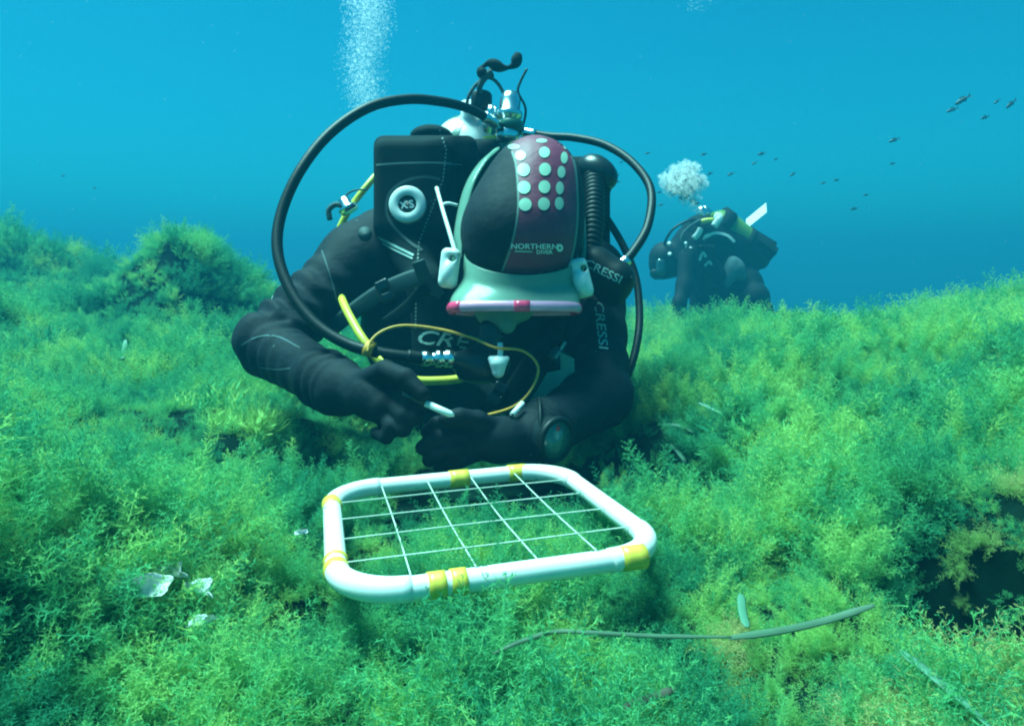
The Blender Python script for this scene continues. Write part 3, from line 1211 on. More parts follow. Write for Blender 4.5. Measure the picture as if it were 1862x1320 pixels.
# sleeve and chest print
bt = bvh(body)
cbt = bvh(body)
lettering("lettering", "CRESSI", 1092, 590, 17, 1.46, bt, M["print"], body, .002, sx=1.25, shear=.2, bold=.005)
patch("sleeve_logo", band_rows([(558, 696), (568, 680)], 8, 6, 2), bt, M["white_print"], body, .002)
patch("sleeve_logo", band_rows([(545, 704), (549, 690), (558, 674)], 3, 10, 2), bt, M["print"], body, .002)
patch("sleeve_logo", disc_rows(548, 702, 6, 7), bt, M["white_print"], body, .0022)
tq, tn_, _, _ = bt.find_nearest(P(484, 540, 1.13))
td = (P(500, 520, 1.13) - P(470, 556, 1.13)).normalized()
td = (td - tn_ * td.dot(tn_)).normalized()
V, Fc = tube_geo([tq - td * .018, tq, tq + td * .018], .01, n=8, flat=(.010, .0022), up=tn_)
obj("sleeve_tab", V, Fc, M["white_print"], body)
patch("forearm_seam", band_rows([(470, 668), (505, 672), (545, 668), (590, 676)], 2.4, 30, 2), bt, M["seam"], body, .0012)
patch("shoulder_seam", band_rows([(585, 455), (600, 500), (612, 545), (620, 585)], 2.4, 30, 2), bt, M["seam"], body, .0012)
patch("elbow_seam", band_rows([(438, 628), (470, 612), (505, 612), (545, 632)], 3, 20, 2), bt, M["seam"], body, .0012)

# ---- buoyancy vest
vest = sdf("vest", [
    box(P(756, 348, 1.17), (.076, .048, .092), .022, CAMR, .02),
    box(P(778, 286, 1.20), (.100, .056, .030), .020, CAMR, .008), box(P(860, 292, 1.26), (.06, .05, .034), .02, CAMR, .02),
    ell(P(785, 250, 1.25), (.045, .045, .022), CAMR, .015),
    cone(P(735, 425, 1.185), P(775, 520, 1.10), .050, .030, .03),
    cone(P(775, 520, 1.09), P(790, 640, 1.09), .030, .040, .03),
    box(P(1030, 395, 1.22), (.085, .05, .115), .03, CAMR, .03),
    cone(P(1090, 330, 1.2), P(1100, 322, 1.2), .024, .026, .01),
    cone(P(850, 370, 1.32), P(880, 640, 1.45), .10, .13, .05),
], .0045, M["nylon"], diver)
vt = bvh(vest)
bc = cast(vt, 741, 372, .010)
bn = (-CF - CR * .03 + CU * .06).normalized()
badge = lathe("badge", [(-.012, .017), (-.012, .0345), (.002, .0345), (.0045, .0325), (.0045, .0185), (.003, .017), (.0, .017)], bc, bn, M["white_plastic"], vest, seg=40)
core = lathe("badge_core", [(-.012, 0), (-.012, .0172), (.001, .0172), (.001, 0)], bc, bn, M["plastic"], vest, seg=32)
lettering("lettering", "CRE", 801, 618, 25, .12, bvh(body, vest), M["print"], body, .003, sx=1.5, shear=.3, bold=.01)
bdt = bvh(vest, core)
for ch, dx in (("X", -7), ("S", 7)):
    lettering("lettering", ch, 741 + dx, 373 - dx * .15, 14, -.2, bdt, M["white_plastic"], vest, .0012, bold=.03)
pip = [(800, 326), (770, 322), (735, 330), (708, 352), (703, 385), (716, 412), (745, 440), (768, 455)]
patch("piping", band_rows(pip, 5, 60, 2), vt, M["webbing"], vest, .003)
patch("piping", band_rows([(686, 432), (715, 446), (752, 464)], 4, 20, 2), vt, M["print"], vest, .003)
patch("piping", band_rows([(690, 440), (716, 454), (750, 470)], 3, 20, 2), vt, M["print"], vest, .003)
for i, y in enumerate(np.arange(236, 600, 7)):
    x = float(np.interp(y, [236, 270, 325, 440, 520, 600], [800, 812, 806, 762, 757, 756]))
    patch("stitching", band_rows([(x, y), (x - 1, y + 4)], 3, 3, 1), bvh(vest, body) if i == 0 else vbt, M["stitch"], vest, .002)
    if i == 0: vbt = bvh(vest, body)
patch("shoulder_seam", band_rows([(684, 300), (730, 297), (790, 296), (840, 300)], 3, 30, 2), vt, M["stitch"], vest, .002)
tube("strap", [P(772, 500, 1.05), P(735, 512, 1.05), (P(690, 533, 1.06)), P(640, 568, 1.08), P(600, 600, 1.12)], .01, M["webbing"], vest, n=30, sides=10, flat=(.0155, .0022), up=-CF)
tube("strap", [P(760, 475, 1.03), P(775, 510, 1.05), P(800, 540, 1.07)], .01, M["webbing"], vest, n=16, sides=10, flat=(.012, .0022), up=-CF)
tube("strap", [P(700, 590, 1.07), P(745, 555, 1.07), P(775, 520, 1.05)], .01, M["nylon"], vest, n=16, sides=10, flat=(.012, .0022), up=-CF)
tube("strap", [P(1078, 545, 1.06), P(1045, 610, 1.05), P(1010, 665, 1.04), P(985, 705, 1.03)], .01, M["nylon"], vest, n=20, sides=10, flat=(.010, .003), up=-CF)
tube("strap", [P(870, 690, 1.06), P(915, 720, 1.04), P(960, 660, 1.05), P(1010, 600, 1.07)], .01, M["nylon"], vest, n=26, sides=10, flat=(.013, .003), up=-CF)
tube("strap_end", [P(1010, 652, 1.025), P(1028, 622, 1.03)], .004, M["print"], vest, n=4, sides=8, flat=(.0028, .002), up=-CF)
for (x, y, dd, an) in ((700, 529, 1.045, -.45), (1018, 650, 1.03, -.9), (905, 716, 1.035, .5)):
    RB = CAMR @ np.array(Matrix.Rotation(an, 3, CF).transposed())
    sdf("strap_buckle", [box(P(x, y, dd), (.013, .005, .020), .004, RB, .003), box(P(x, y, dd - .005), (.007, .006, .003), .001, RB, .002, True)], .0018, M["plastic"], vest)
# corrugated inflator hose with its elbow and cuff
infl = tube("inflator_hose", [P(1078, 318, 1.17), P(1080, 360, 1.12), P(1078, 410, 1.08), P(1072, 470, 1.04)], .0185, M["rubber"], vest, n=220, sides=22, rfun=lambda t: 1 + .10 * math.sin(t * 6.283 * 19))
tube("inflator_elbow", [P(1062, 306, 1.19), P(1078, 306, 1.17), P(1098, 322, 1.165), P(1096, 338, 1.165)], .024, M["plastic"], vest, n=20, sides=18, rfun=lambda t: .82 + .35 * math.sin(t * 3.14))
cuff = sdf("hose_cuff", [cone(P(1078, 490, 1.03), P(1118, 508, 1.02), .033, .034, .015), cone(P(1085, 480, 1.03), P(1112, 530, 1.04), .026, .026, .02)], .003, M["rubber"], vest)
lettering("lettering", "CRESSI", 1097, 494, 15, .47, bvh(cuff), M["print"], vest, .0016, sx=1.2, bold=.01)
lathe("dump_valve", [(0, 0), (0, .020), (.008, .022), (.012, .014), (.03, .012), (.034, 0)], P(636, 384, 1.30), CU * .9 - CR * .5, M["chrome"], vest)
tube("pull_cord", [P(628, 378, 1.3), P(612, 372, 1.3), P(598, 382, 1.3), P(600, 400, 1.3)], .006, M["webbing"], vest, n=16, sides=8)
tube("pull_cord", [P(622, 362, 1.3), P(640, 348, 1.3), P(668, 344, 1.28)], .0022, M["webbing"], vest, n=12, sides=6)
lathe("strap_button", [(-.01, 0), (-.01, .013), (0, .013), (.002, 0)], P(664, 425, 1.12), -CF + CR * .2, M["webbing"], vest)

# ---- mask
mask = empty("diving_mask", P(935, 555, .95))
tag(mask, "clear silicone diving mask with a pink frame on the bowed head of the near diver", "diving mask")
mc0 = P(948, 462, 1.0)
mc2 = P(935, 557, .955)
sk = []
NT = 72
for k in range(NT):
    a = 2 * math.pi * k / NT
    ca, sa = math.cos(a), math.sin(a)
    base = P(948, 462, .995) + CR * (.092 * ca) + CF * (-.108 * sa if sa > 0 else -.06 * sa)
    dist = (base - pa).dot(pn)
    base = base - pn * (dist / 1.0) - pn * .006
    # outline of the lens: a wide rounded box
    e = 3.2
    rr_ = (abs(ca) ** e + abs(sa) ** e) ** (-1 / e)
    rim = mc2 + CR * (.1 * rr_ * ca) + CF * (-.052 * rr_ * sa) - CU * .0
    pin = base.lerp(rim, .5) + (mc0.lerp(mc2, .5) - base.lerp(rim, .5)) * .10
    sk.append([base, base.lerp(pin, .45), pin, pin.lerp(rim, .6) + CR * .004 * ca, rim])
V = []
Fc = []
prof = 17
for k in range(NT):
    c = spline(sk[k], 16)
    V += c[:prof]
prof = len(V) // NT
for k in range(NT):
    l = (k + 1) % NT
    for i in range(prof - 1):
        Fc.append((k * prof + i, k * prof + i + 1, l * prof + i + 1, l * prof + i))
skirt = obj("skirt", V, Fc, M["silicone"], mask)
so = skirt.modifiers.new("thickness", 'SOLIDIFY')
so.thickness = .0022
loop = [sk[k][-1] - CU * .004 for k in range(NT)]
V, Fc = tube_geo(loop, .01, sides=16, flat=(.0055, .0080), up=CU, closed=True, raw=True)
obj("frame", V, Fc, M["lilac"], mask)
for k0, k1 in ((66, 75), (35, 41), (27, 31)):
    seg = [loop[k % NT] for k in range(k0, k1 + 1)]
    V, Fc = tube_geo(seg, .01, sides=16, flat=(.0066, .0088), up=CU, raw=True)
    obj("frame_clip", V, Fc, M["pink"], mask)
fr = loop[17].lerp(loop[16], .3)
V, Fc = tube_geo([fr - CR * .012, fr - CR * .004, fr + CR * .004, fr + CR * .012], .01, sides=16, flat=(.0068, .0088), up=CU, raw=True)
obj("frame_clip", V, Fc, M["pink"], mask)
V = [p - CU * .004 for p in loop] + [p + CU * .001 for p in loop]
obj("lens", V, [tuple(range(NT)), tuple(range(NT, 2 * NT))[::-1]] + [(k, NT + k, NT + (k + 1) % NT, (k + 1) % NT) for k in range(NT)], M["glass"], mask, smooth=False)
sdf("nose_pocket", [cone(P(885, 563, .975), P(950, 563, .975), .018, .018, .02), cone(P(912, 568, .965), P(922, 593, .955), .030, .0125, .03)], .0028, M["silicone"], mask)
for (x, y, ang, hx) in ((817, 488, .12, 818), (1056, 506, -.25, 1058)):
    R2 = np.array(Matrix.Rotation(ang, 3, CF).to_3x3().transposed())
    RR = CAMR @ R2
    sdf("buckle", [box(P(x, y, .965), (.0155, .011, .032), .010, RR, .004), ell(P(x - 2, y + 8, .955), (.010, .010, .018), RR, .006), ell(P(hx + 4, y - 19, .955), (.0058, .03, .0058), CAMR, .002, True)], .0022, M["white_plastic"], mask)
tube("strap", [P(830, 472, .985), P(833, 430, 1.0), P(840, 385, 1.015), P(854, 335, 1.03), P(876, 297, 1.05), P(900, 274, 1.075)], .01, M["silicone"], mask, n=40, sides=10, flat=(.0135, .003), up=CR + CF * .9)
tube("strap", [P(1058, 490, .985), P(1062, 440, 1.03), P(1058, 370, 1.07)], .01, M["silicone"], mask, n=30, sides=10, flat=(.004, .0105), up=-CF)
tube("strap_tail", [P(794, 342, 1.06), P(806, 385, 1.02), P(818, 425, .99), P(831, 470, .968)], .0034, M["white_plastic"], mask, n=24, sides=8)
tube("strap_tail", [P(801, 374, 1.03), P(815, 370, 1.03), P(832, 374, 1.035)], .0026, M["white_plastic"], mask, n=10, sides=8)

# ---- tank on the back
axis = (P(868, 330, 1.36) - P(880, 620, 1.62)).normalized()
top = P(856, 268, 1.36)
tank = empty("scuba_tank", top - axis * .3)
tag(tank, "white topped scuba tank with chrome valve standing above the near diver's back", "scuba tank")
prof = [(-.56, 0), (-.56, .07), (-.54, .0855), (0, .0855)] + [(.0855 * .8 * math.sin(math.radians(a)), .0855 * math.cos(math.radians(a))) for a in range(9, 80, 9)] + [(.072, .018), (.10, .018)]
lathe("cylinder", prof, top, axis, M["tank_white"], tank, seg=48)
for ang in (100, 190, 280, 10):
    e1 = axis.orthogonal().normalized()
    e2 = axis.cross(e1)
    V, Fc = [], []
    for i in range(14):
        el_ = math.radians(-6 + 82 * i / 13)
        for j in range(4):
            a = math.radians(ang + (j - 1.5) * 6)
            rad = .0867
            V.append(top + axis * (rad * .8 * math.sin(el_)) + (e1 * math.cos(a) + e2 * math.sin(a)) * (rad * math.cos(el_)))
    for i in range(13):
        for j in range(3):
            Fc.append((i * 4 + j, i * 4 + j + 1, i * 4 + 5 + j, i * 4 + 4 + j))
    obj("stripe", V, Fc, M["tank_green"], tank)
tube("tank_band", [top - axis * .02 + (e1 * math.cos(a) + e2 * math.sin(a)) * .0885 for a in np.linspace(0, 6.283, 33)[:-1]], .01, M["webbing"], tank, flat=(.02, .003), raw=True, closed=True, up=axis, sides=8)
tube("valve", [P(872, 235, 1.33), P(885, 222, 1.31), P(905, 214, 1.29)], .016, M["chrome"], tank, n=10, sides=16)
lathe("valve_knob", [(0, 0), (0, .019), (.006, .0225), (.035, .0225), (.04, .019), (.04, 0)], P(875, 204, 1.28), CU + CR * .02, M["rubber"], tank, seg=18)
lathe("valve_neck", [(-.02, .012), (.0, .012), (.012, .016), (.03, .014)], P(884, 228, 1.31), CU, M["chrome"], tank)

# ---- regulator
reg = empty("breathing_regulator", P(925, 225, 1.27))
tag(reg, "chrome regulator on the near diver's tank with black hoses looping over both shoulders", "regulator")
lathe("first_stage", [(-.052, 0), (-.052, .021), (-.044, .0245), (-.028, .0245), (-.024, .021), (-.004, .0215), (0, .027), (.010, .027), (.013, .0225), (.036, .0215), (.05, .016), (.055, 0)], P(926, 214, 1.25), CU + CR * .06, M["chrome"], reg, seg=32)
lathe("first_stage_collar", [(0, .0218), (0, .0262), (.018, .0268), (.022, .023)], P(928, 240, 1.25), CU + CR * .06, M["tank_green"], reg, seg=32)
lathe("yoke_wheel", [(0, 0), (0, .02), (.016, .02), (.018, 0)], P(900, 210, 1.26), -CR + CU * .2, M["chrome"], reg, seg=20)
lathe("port_plug", [(0, .006), (.012, .006), (.013, 0)], P(905, 230, 1.24), -CF - CR * .5, M["chrome"], reg, seg=12)
lathe("port_plug", [(0, .007), (.014, .007), (.015, 0)], P(915, 246, 1.24), -CF * .8 - CR, M["chrome"], reg, seg=12)
big = [P(915, 236, 1.24), P(885, 215, 1.21), P(850, 197, 1.18), P(800, 185, 1.14), P(740, 181, 1.1), P(670, 196, 1.06), P(600, 243, 1.03), P(545, 312, 1.0), P(511, 390, .98), P(505, 460, .96),
       P(530, 532, .94), P(575, 590, .925), P(635, 627, .915), P(700, 643, .91), P(768, 652, .92)]
tube("long_hose", big, .0089, M["rubber"], reg, n=180, sides=18)
tube("hose_ferrule", [P(880, 212, 1.206), P(905, 229, 1.232)], .0112, M["chrome"], reg, n=4, sides=18)
lathe("hose_connector", [(0, .0095), (0, .0115), (.012, .0115), (.013, .0095), (.021, .0095), (.022, .0130), (.030, .0135), (.031, .0120), (.036, .0120), (.037, .0138), (.048, .0138), (.049, .011)], P(766, 652, .92), P(828, 652, .93) - P(766, 652, .92), M["chrome"], reg, seg=24)
sdf("second_stage", [ell(P(880, 662, .965), (.042, .030, .030), CAMR, .02), cone(P(826, 655, .935), P(866, 662, .955), .014, .022, .02), cone(P(892, 596, .965), P(888, 650, .965), .0175, .019, .012), box(P(862, 676, .955), (.024, .018, .012), .008, CAMR, .015)], .003, M["plastic"], reg)
tube("mouthpiece_tie", [P(892, 612, .965) + (CR * math.cos(a) + CF * math.sin(a)) * .0195 for a in np.linspace(0, 6.283, 25)[:-1]], .002, M["webbing"], reg, raw=True, closed=True, sides=8)
tube("hose", [P(950, 240, 1.25), P(1000, 248, 1.23), P(1045, 251, 1.21), P(1100, 264, 1.18), P(1150, 296, 1.14), P(1183, 345, 1.1), P(1178, 410, 1.06), P(1150, 460, 1.035), P(1128, 482, 1.03)], .0078, M["rubber"], reg, n=110, sides=16)
tube("hose", [P(1060, 330, 1.24), P(1100, 392, 1.2), P(1132, 445, 1.17), P(1156, 505, 1.15), P(1163, 575, 1.12), P(1156, 635, 1.09), P(1138, 690, 1.07), P(1110, 740, 1.1)], .0072, M["rubber"], reg, n=110, sides=16)
yh = [P(915, 250, 1.28), P(820, 262, 1.34), P(720, 290, 1.36), P(662, 345, 1.33), P(620, 410, 1.33), P(600, 480, 1.33), P(622, 545, 1.1), P(643, 588, 1.03), P(664, 622, 1.0), P(700, 668, .99), P(750, 690, 1.0), P(800, 692, 1.01), P(838, 688, 1.02), P(880, 676, 1.03)]
tube("octopus_hose", yh, .0072, M["yellow_hose"], reg, n=150, sides=14)
lathe("hose_clip", [(0, .0095), (0, .0125), (.013, .0125), (.013, .0095)], P(664, 632, .905), P(684, 640, .905) - P(664, 632, .905), M["lanyard"], reg)

tube("hose_ferrule", [P(1141, 472, 1.032), P(1128, 483, 1.03)], .0098, M["chrome"], reg, n=4, sides=16)
tube("hose_ferrule", [P(950, 240, 1.25), P(975, 245, 1.24)], .0098, M["chrome"], reg, n=4, sides=16)
tube("hose_sleeve", [P(740, 648, .913), P(764, 652, .918)], .0105, M["rubber"], reg, n=6, sides=16)
bun = tube("tank_bungee", [P(878, 182, 1.27), P(872, 160, 1.26), P(882, 140, 1.26), P(895, 132, 1.26)], .007, M["webbing"], tank, n=20, sides=10, rfun=lambda t: .6 + .8 * t)
tube("tank_bungee", [P(880, 140, 1.26), P(876, 126, 1.26), P(890, 116, 1.26), P(915, 124, 1.26), P(935, 118, 1.26), P(943, 98, 1.26)], .011, M["nylon"], tank, n=36, sides=12, rfun=lambda t: .75 + .35 * math.sin(t * 16))
tube("tank_bungee", [P(848, 206, 1.27), P(852, 176, 1.26), P(868, 152, 1.26), P(888, 142, 1.26), P(905, 152, 1.26), P(920, 178, 1.26)], .0036, M["webbing"], tank, n=30, sides=8)
tube("gauge_cable", [P(946, 245, 1.25), P(955, 212, 1.25), P(954, 192, 1.25), P(942, 168, 1.25), P(946, 150, 1.25), P(958, 126, 1.25)], .0026, M["rubber"], reg, n=40, sides=8)

# ---- small gear
clip = empty("clip", P(907, 655, .92))
tag(clip, "pale plastic mouthpiece clip hanging below the nose of the near diver", "clip")
sdf("clip_body", [cone(P(906, 662, .92), P(906, 676, .92), .0135, .0095, .006), cone(P(892, 652, .92), P(906, 660, .92), .004, .006, .006), cone(P(922, 652, .92), P(906, 660, .92), .004, .006, .006)], .0017, M["white_plastic"], clip)
tube("clip_post", [P(909, 624, .925), P(910, 640, .922), P(907, 660, .92)], .0044, M["white_plastic"], clip, n=10, sides=12)

lan = tube("lanyard", [P(668, 640, .893), P(676, 618, .90), P(700, 600, .91), P(738, 592, .92), P(800, 599, .93), P(860, 615, .93), P(900, 632, .915), P(950, 638, .93), P(978, 666, .94), P(968, 705, .93), P(938, 737, .91), P(885, 755, .87), P(832, 762, .835)], .0022, M["lanyard"], n=120, sides=8)
tag(lan, "thin yellow cord looping across the chest of the near diver to the gloved hand", "lanyard")
lan2 = tube("cord", [P(690, 650, .892), P(703, 664, .885), P(714, 676, .88)], .003, M["yellow_hose"], n=10, sides=8)
tag(lan2, "short yellow cord end just above the gloved fist holding the pencil", "cord")

pen = empty("pencil", P(772, 740, .81))
tag(pen, "dark pencil with a silver tip held in the gloved fist", "pencil")
d0, d1 = P(732, 715, .808), P(826, 756, .80)
lathe("barrel", [(0, 0), (0, .0042), ((d1 - d0).length * .46, .0042)], d0, d1 - d0, M["plastic"], pen)
lathe("tip", [((d1 - d0).length * .45, .0046), ((d1 - d0).length * .92, .0046), ((d1 - d0).length, .0012)], d0, d1 - d0, M["white_plastic"], pen)
pen2 = empty("pencil", P(935, 748, .87))
tag(pen2, "short pale blue pencil stub above the flat gloved hand beside the wrist compass", "pencil")
d0, d1 = P(950, 733, .885), P(922, 764, .855)
lathe("barrel", [(0, 0), (0, .0038), (.032, .0038)], d0, d1 - d0, M["white_print"], pen2)
lathe("tip", [(.031, .0038), (.038, .001)], d0, d1 - d0, M["plastic"], pen2)

comp = empty("wrist_compass", P(1005, 800, .88))
tag(comp, "round black wrist compass with green dial on the cuff by the quadrat", "compass")
cn = (-CF * .72 + CR * .62 - CU * .15).normalized()
cc = P(1012, 800, .862)
lathe("case", [(-.034, 0), (-.034, .026), (-.03, .029), (-.004, .0315), (0, .0315), (.0, .027), (-.002, 0)], cc, cn, M["plastic"], comp, seg=36)
lathe("bezel", [(-.006, .0312), (-.006, .034), (.002, .034), (.004, .031), (.004, .0275), (-.001, .0275)], cc, cn, M["rubber"], comp, seg=36)
lathe("dial", [(-.0015, 0), (-.0015, .0274), (.001, .027), (.0015, 0)], cc, cn, M["dial"], comp, seg=36)
ux = cn.cross(CU).normalized()
uz = ux.cross(cn)
lathe("pointer", [(.0014, 0), (.0014, .0042), (.0024, .004), (.0024, 0)], cc + uz * .018 + ux * .001, cn, M["red"], comp, seg=14)
tube("strap", [P(968, 790, .90) + (CU * math.cos(a) + CF * math.sin(a)) * .046 + CR * .01 for a in np.linspace(0, 6.283, 33)[:-1]], .01, M["rubber"], comp, raw=True, closed=True, flat=(.012, .003), up=CR, sides=10)
sdf("arm_mount", [cone(P(985, 775, .90), P(1000, 790, .885), .024, .026, .01), cone(P(975, 785, .90), P(990, 830, .89), .022, .018, .012)], .003, M["rubber"], comp)

# pale plastic sheet tucked between chest and arm
out = [(1018, 640), (1044, 652), (1046, 690), (1010, 722), (965, 752), (950, 748), (975, 712), (995, 678), (1020, 672)]
fv = [P(x, y, 1.0) for x, y in out]
bk = [p + CF * .004 for p in fv]
k = len(out)
sh = obj("slate", fv + bk, [tuple(range(k))[::-1], tuple(range(k, 2 * k))] + [(i, (i + 1) % k, k + (i + 1) % k, k + i) for i in range(k)], M["sheet"], smooth=False)
tag(sh, "pale green plastic slate tucked between the near diver's chest and bent arm", "slate")
# ------------------------------------------------------------------ the far diver, about four metres off
FD = 3.75


def Q_(x, y, dd=0.0):
    return P(x, y, FD + dd)


fdv = empty("person", Q_(1310, 590))
tag(fdv, "distant diver kneeling in profile behind the right hand mound, bent forward, in dark wetsuit", "person")
fp = [
    ell(Q_(1206, 472), (.085, .095, .098), CAMR, .04),
    cone(Q_(1205, 487), Q_(1232, 480), .07, .08, .05),
    cone(Q_(1230, 468), Q_(1258, 455), .075, .09, .06),
    cone(Q_(1268, 448), Q_(1318, 470, .05), .155, .16, .06),
    cone(Q_(1288, 480), Q_(1312, 540, .05), .12, .12, .08),
    cone(Q_(1318, 470, .05), Q_(1318, 540, .1), .13, .14, .08),
    cone(Q_(1252, 470, -.15), Q_(1246, 520, -.2), .062, .050, .05),
    cone(Q_(1246, 520, -.2), Q_(1234, 552, -.25), .047, .038, .04),
    cone(Q_(1235, 552, -.25), Q_(1241, 578, -.25), .036, .034, .03),
    cone(Q_(1236, 575, -.25), Q_(1246, 588, -.27), .016, .012, .015),
    cone(Q_(1240, 574, -.23), Q_(1252, 584, -.25), .015, .011, .015),
    cone(Q_(1244, 572, -.22), Q_(1256, 578, -.23), .015, .011, .015),
    cone(Q_(1239, 566, -.27), Q_(1250, 570, -.29), .015, .011, .015),
    cone(Q_(1243, 580, -.26), Q_(1246, 592, -.27), .014, .010, .015),
    cone(Q_(1278, 490, .2), Q_(1270, 530, .15), .07, .056, .05),
    cone(Q_(1270, 530, .15), Q_(1264, 572, .1), .052, .040, .04),
    cone(Q_(1264, 572, .1), Q_(1262, 590, .08), .036, .020, .03),
    cone(Q_(1330, 528, .1), Q_(1372, 540, -.1), .13, .085, .08),
    cone(Q_(1330, 528, .25), Q_(1362, 545, .3), .12, .085, .08),
    cone(Q_(1362, 508, -.05), Q_(1386, 560, .05), .05, .055, .06),
    cone(Q_(1345, 520, .05), Q_(1365, 510, -.05), .10, .05, .06),
    cone(Q_(1372, 545, -.1), Q_(1400, 590, .2), .07, .05, .04),
    cone(Q_(1362, 548, .3), Q_(1410, 592, .4), .07, .05, .04),
]
sdf("body", fp, .012, M["far_suit"], fdv)
fh = sdf("hood", [ell(Q_(1206, 469), (.088, .1, .098), CAMR, .04), cone(Q_(1218, 472), Q_(1240, 462), .08, .085, .05)], .010, M["fin"], fdv)
sdf("mask", [box(Q_(1199, 487, -.02), (.03, .075, .05), .02, CAMR, .02)], .008, M["glass"], fdv)
fv = sdf("vest", [cone(Q_(1275, 430, -.02), Q_(1330, 452, .02), .135, .14, .06), cone(Q_(1272, 470, -.12), Q_(1298, 500, -.12), .075, .07, .04), box(Q_(1282, 470, -.17), (.06, .03, .08), .02, CAMR, .03)], .011, M["nylon"], fdv)
ft = bvh(fv)
for c, wd, mm in (([(1283, 432), (1300, 424), (1322, 428), (1336, 440)], 5, "white_print"), ([(1262, 434), (1270, 424), (1274, 416)], 8, "chrome"), ([(1278, 440), (1282, 430), (1290, 426)], 4, "white_print"),
                  ([(1272, 474), (1278, 460), (1284, 468)], 5, "print"), ([(1281, 484), (1290, 476), (1294, 482)], 4, "print")):
    if mm == "chrome":
        tube("buckle", [Q_(x, y, -.2) for x, y in c], .018, M["white_plastic"], fv, n=10, sides=10)
    else:
        patch("piping", band_rows(c, wd, 24, 2), ft, M[mm], fv, .006)
for x, y in ((1217, 443), (1218, 462), (1245, 450), (1252, 455), (1247, 443), (1256, 452)):
    lathe("fitting", [(-.01, 0), (-.01, .011), (.004, .011), (.006, 0)], Q_(x, y, -.16), -CF, M["white_print"], fv, seg=12)
for k, (x, y) in enumerate(((1417, 570), (1455, 572))):
    a, b = Q_(x - 26, y - 2, .25 + .1 * k), Q_(x + 22, y + 3, .35 + .1 * k)
    V, Fc = tube_geo([a, a.lerp(b, .3), a.lerp(b, .7), b], .03, n=16, sides=12, flat=(.085, .018), up=CU, rfun=lambda t: .55 + .5 * t)
    f = obj("fin", V, Fc, M["fin"])
    tag(f, ("black swim fin lying on the ridge just right of the kneeling distant diver", "smaller black swim fin showing further right on the ridge behind the kneeling distant diver")[k], "swim fin")
bagm = sdf("mesh_bag", [ell(Q_(1337, 490, -.12), (.062, .035, .066), CAMR, .04), cone(Q_(1331, 474, -.12), Q_(1322, 516, -.12), .018, .024, .05), cone(Q_(1340, 490, -.12), Q_(1352, 506, -.1), .02, .016, .04)], .010, M["bag"])
tag(bagm, "pale grey mesh bag hanging at the hip of the distant diver", "bag")
# tank
a, b = Q_(1298, 398, -.03), Q_(1378, 462, .02)
ax = (b - a).normalized()
L = (b - a).length
ftk = empty("scuba_tank", a.lerp(b, .5))
tag(ftk, "green scuba tank with a dark boot slanting across the distant diver's back", "scuba tank")
prof = [(-.03, .0)] + [(.09 - .12 * math.cos(math.radians(q)), .098 * math.sin(math.radians(q))) for q in (10, 25, 45, 65, 90)] + [(L - .06, .098), (L - .05, .098), (L - .04, 0)]
lathe("cylinder", prof, a, ax, M["far_tank"], ftk, seg=32)
V, Fc = lathe_geo([(L - .10, .1), (L - .10, .106), (L + .05, .106), (L + .06, .09), (L + .06, 0)], a, ax, 24)
V = [v + (v - (a + ax * (v - a).dot(ax))) * .18 * (1 if (i // 2) % 2 else -.4) * (1 if (v - a).dot(ax) > L else 0) for i, v in enumerate(V)]
obj("boot", V, Fc, M["fin"], ftk, smooth=False)
lathe("tank_band", [(.22, .099), (.22, .105), (.27, .105), (.27, .099)], a, ax, M["nylon"], ftk)
lathe("tank_band", [(.02, .085), (.02, .104), (.09, .106), (.09, .098)], a, ax, M["nylon"], ftk)
lathe("valve", [(-.10, 0), (-.10, .03), (-.06, .034), (-.02, .03)], a, ax, M["chrome"], ftk, seg=16)
frg = empty("breathing_regulator", Q_(1275, 390))
tag(frg, "regulator with chrome first stage and a thin hose arching to the distant diver's mouth", "regulator")
lathe("first_stage", [(-.05, 0), (-.05, .028), (.03, .032), (.05, .022), (.05, 0)], Q_(1277, 391, -.05), CU - CR * .2, M["chrome"], frg, seg=16)
tube("hose", [Q_(1272, 398, -.08), Q_(1250, 402, -.1), Q_(1225, 416, -.1), Q_(1211, 436, -.08), Q_(1207, 452, -.05), Q_(1202, 486, -.04)], .008, M["rubber"], frg, n=40, sides=10)
tube("hose", [Q_(1275, 400, -.1), Q_(1255, 412, -.16), Q_(1240, 430, -.18), Q_(1244, 452, -.18)], .009, M["webbing"], frg, n=30, sides=10)
tube("yellow_hose", [Q_(1276, 403, -.14), Q_(1285, 401, -.15), Q_(1296, 400, -.15)], .014, M["yellow_hose"], frg, n=10, sides=10)
sdf("second_stage", [ell(Q_(1196, 497, -.02), (.05, .04, .04), CAMR, .02)], .008, M["rubber"], frg)
tube("bright_strap", [Q_(1300, 392, -.15), Q_(1308, 397, -.16), Q_(1298, 412, -.16)], .02, M["white_print"], frg, n=14, sides=10, flat=(.022, .008), up=-CF)
o4 = [(1356.5, 399), (1393, 369), (1394, 386), (1357, 416)]
fv_ = [Q_(x, y, .15 + dd) for (x, y), dd in zip(o4, (.06, .10, .02, -.02))]
bk = [p + CF * .012 + CR * .004 for p in fv_]
sl = obj("slate", fv_ + bk, [(3, 2, 1, 0), (4, 5, 6, 7)] + [(i, (i + 1) % 4, 4 + (i + 1) % 4, 4 + i) for i in range(4)], M["thin_white"], smooth=False)
tag(sl, "white rectangular slate sticking up behind the distant diver's green tank", "slate")


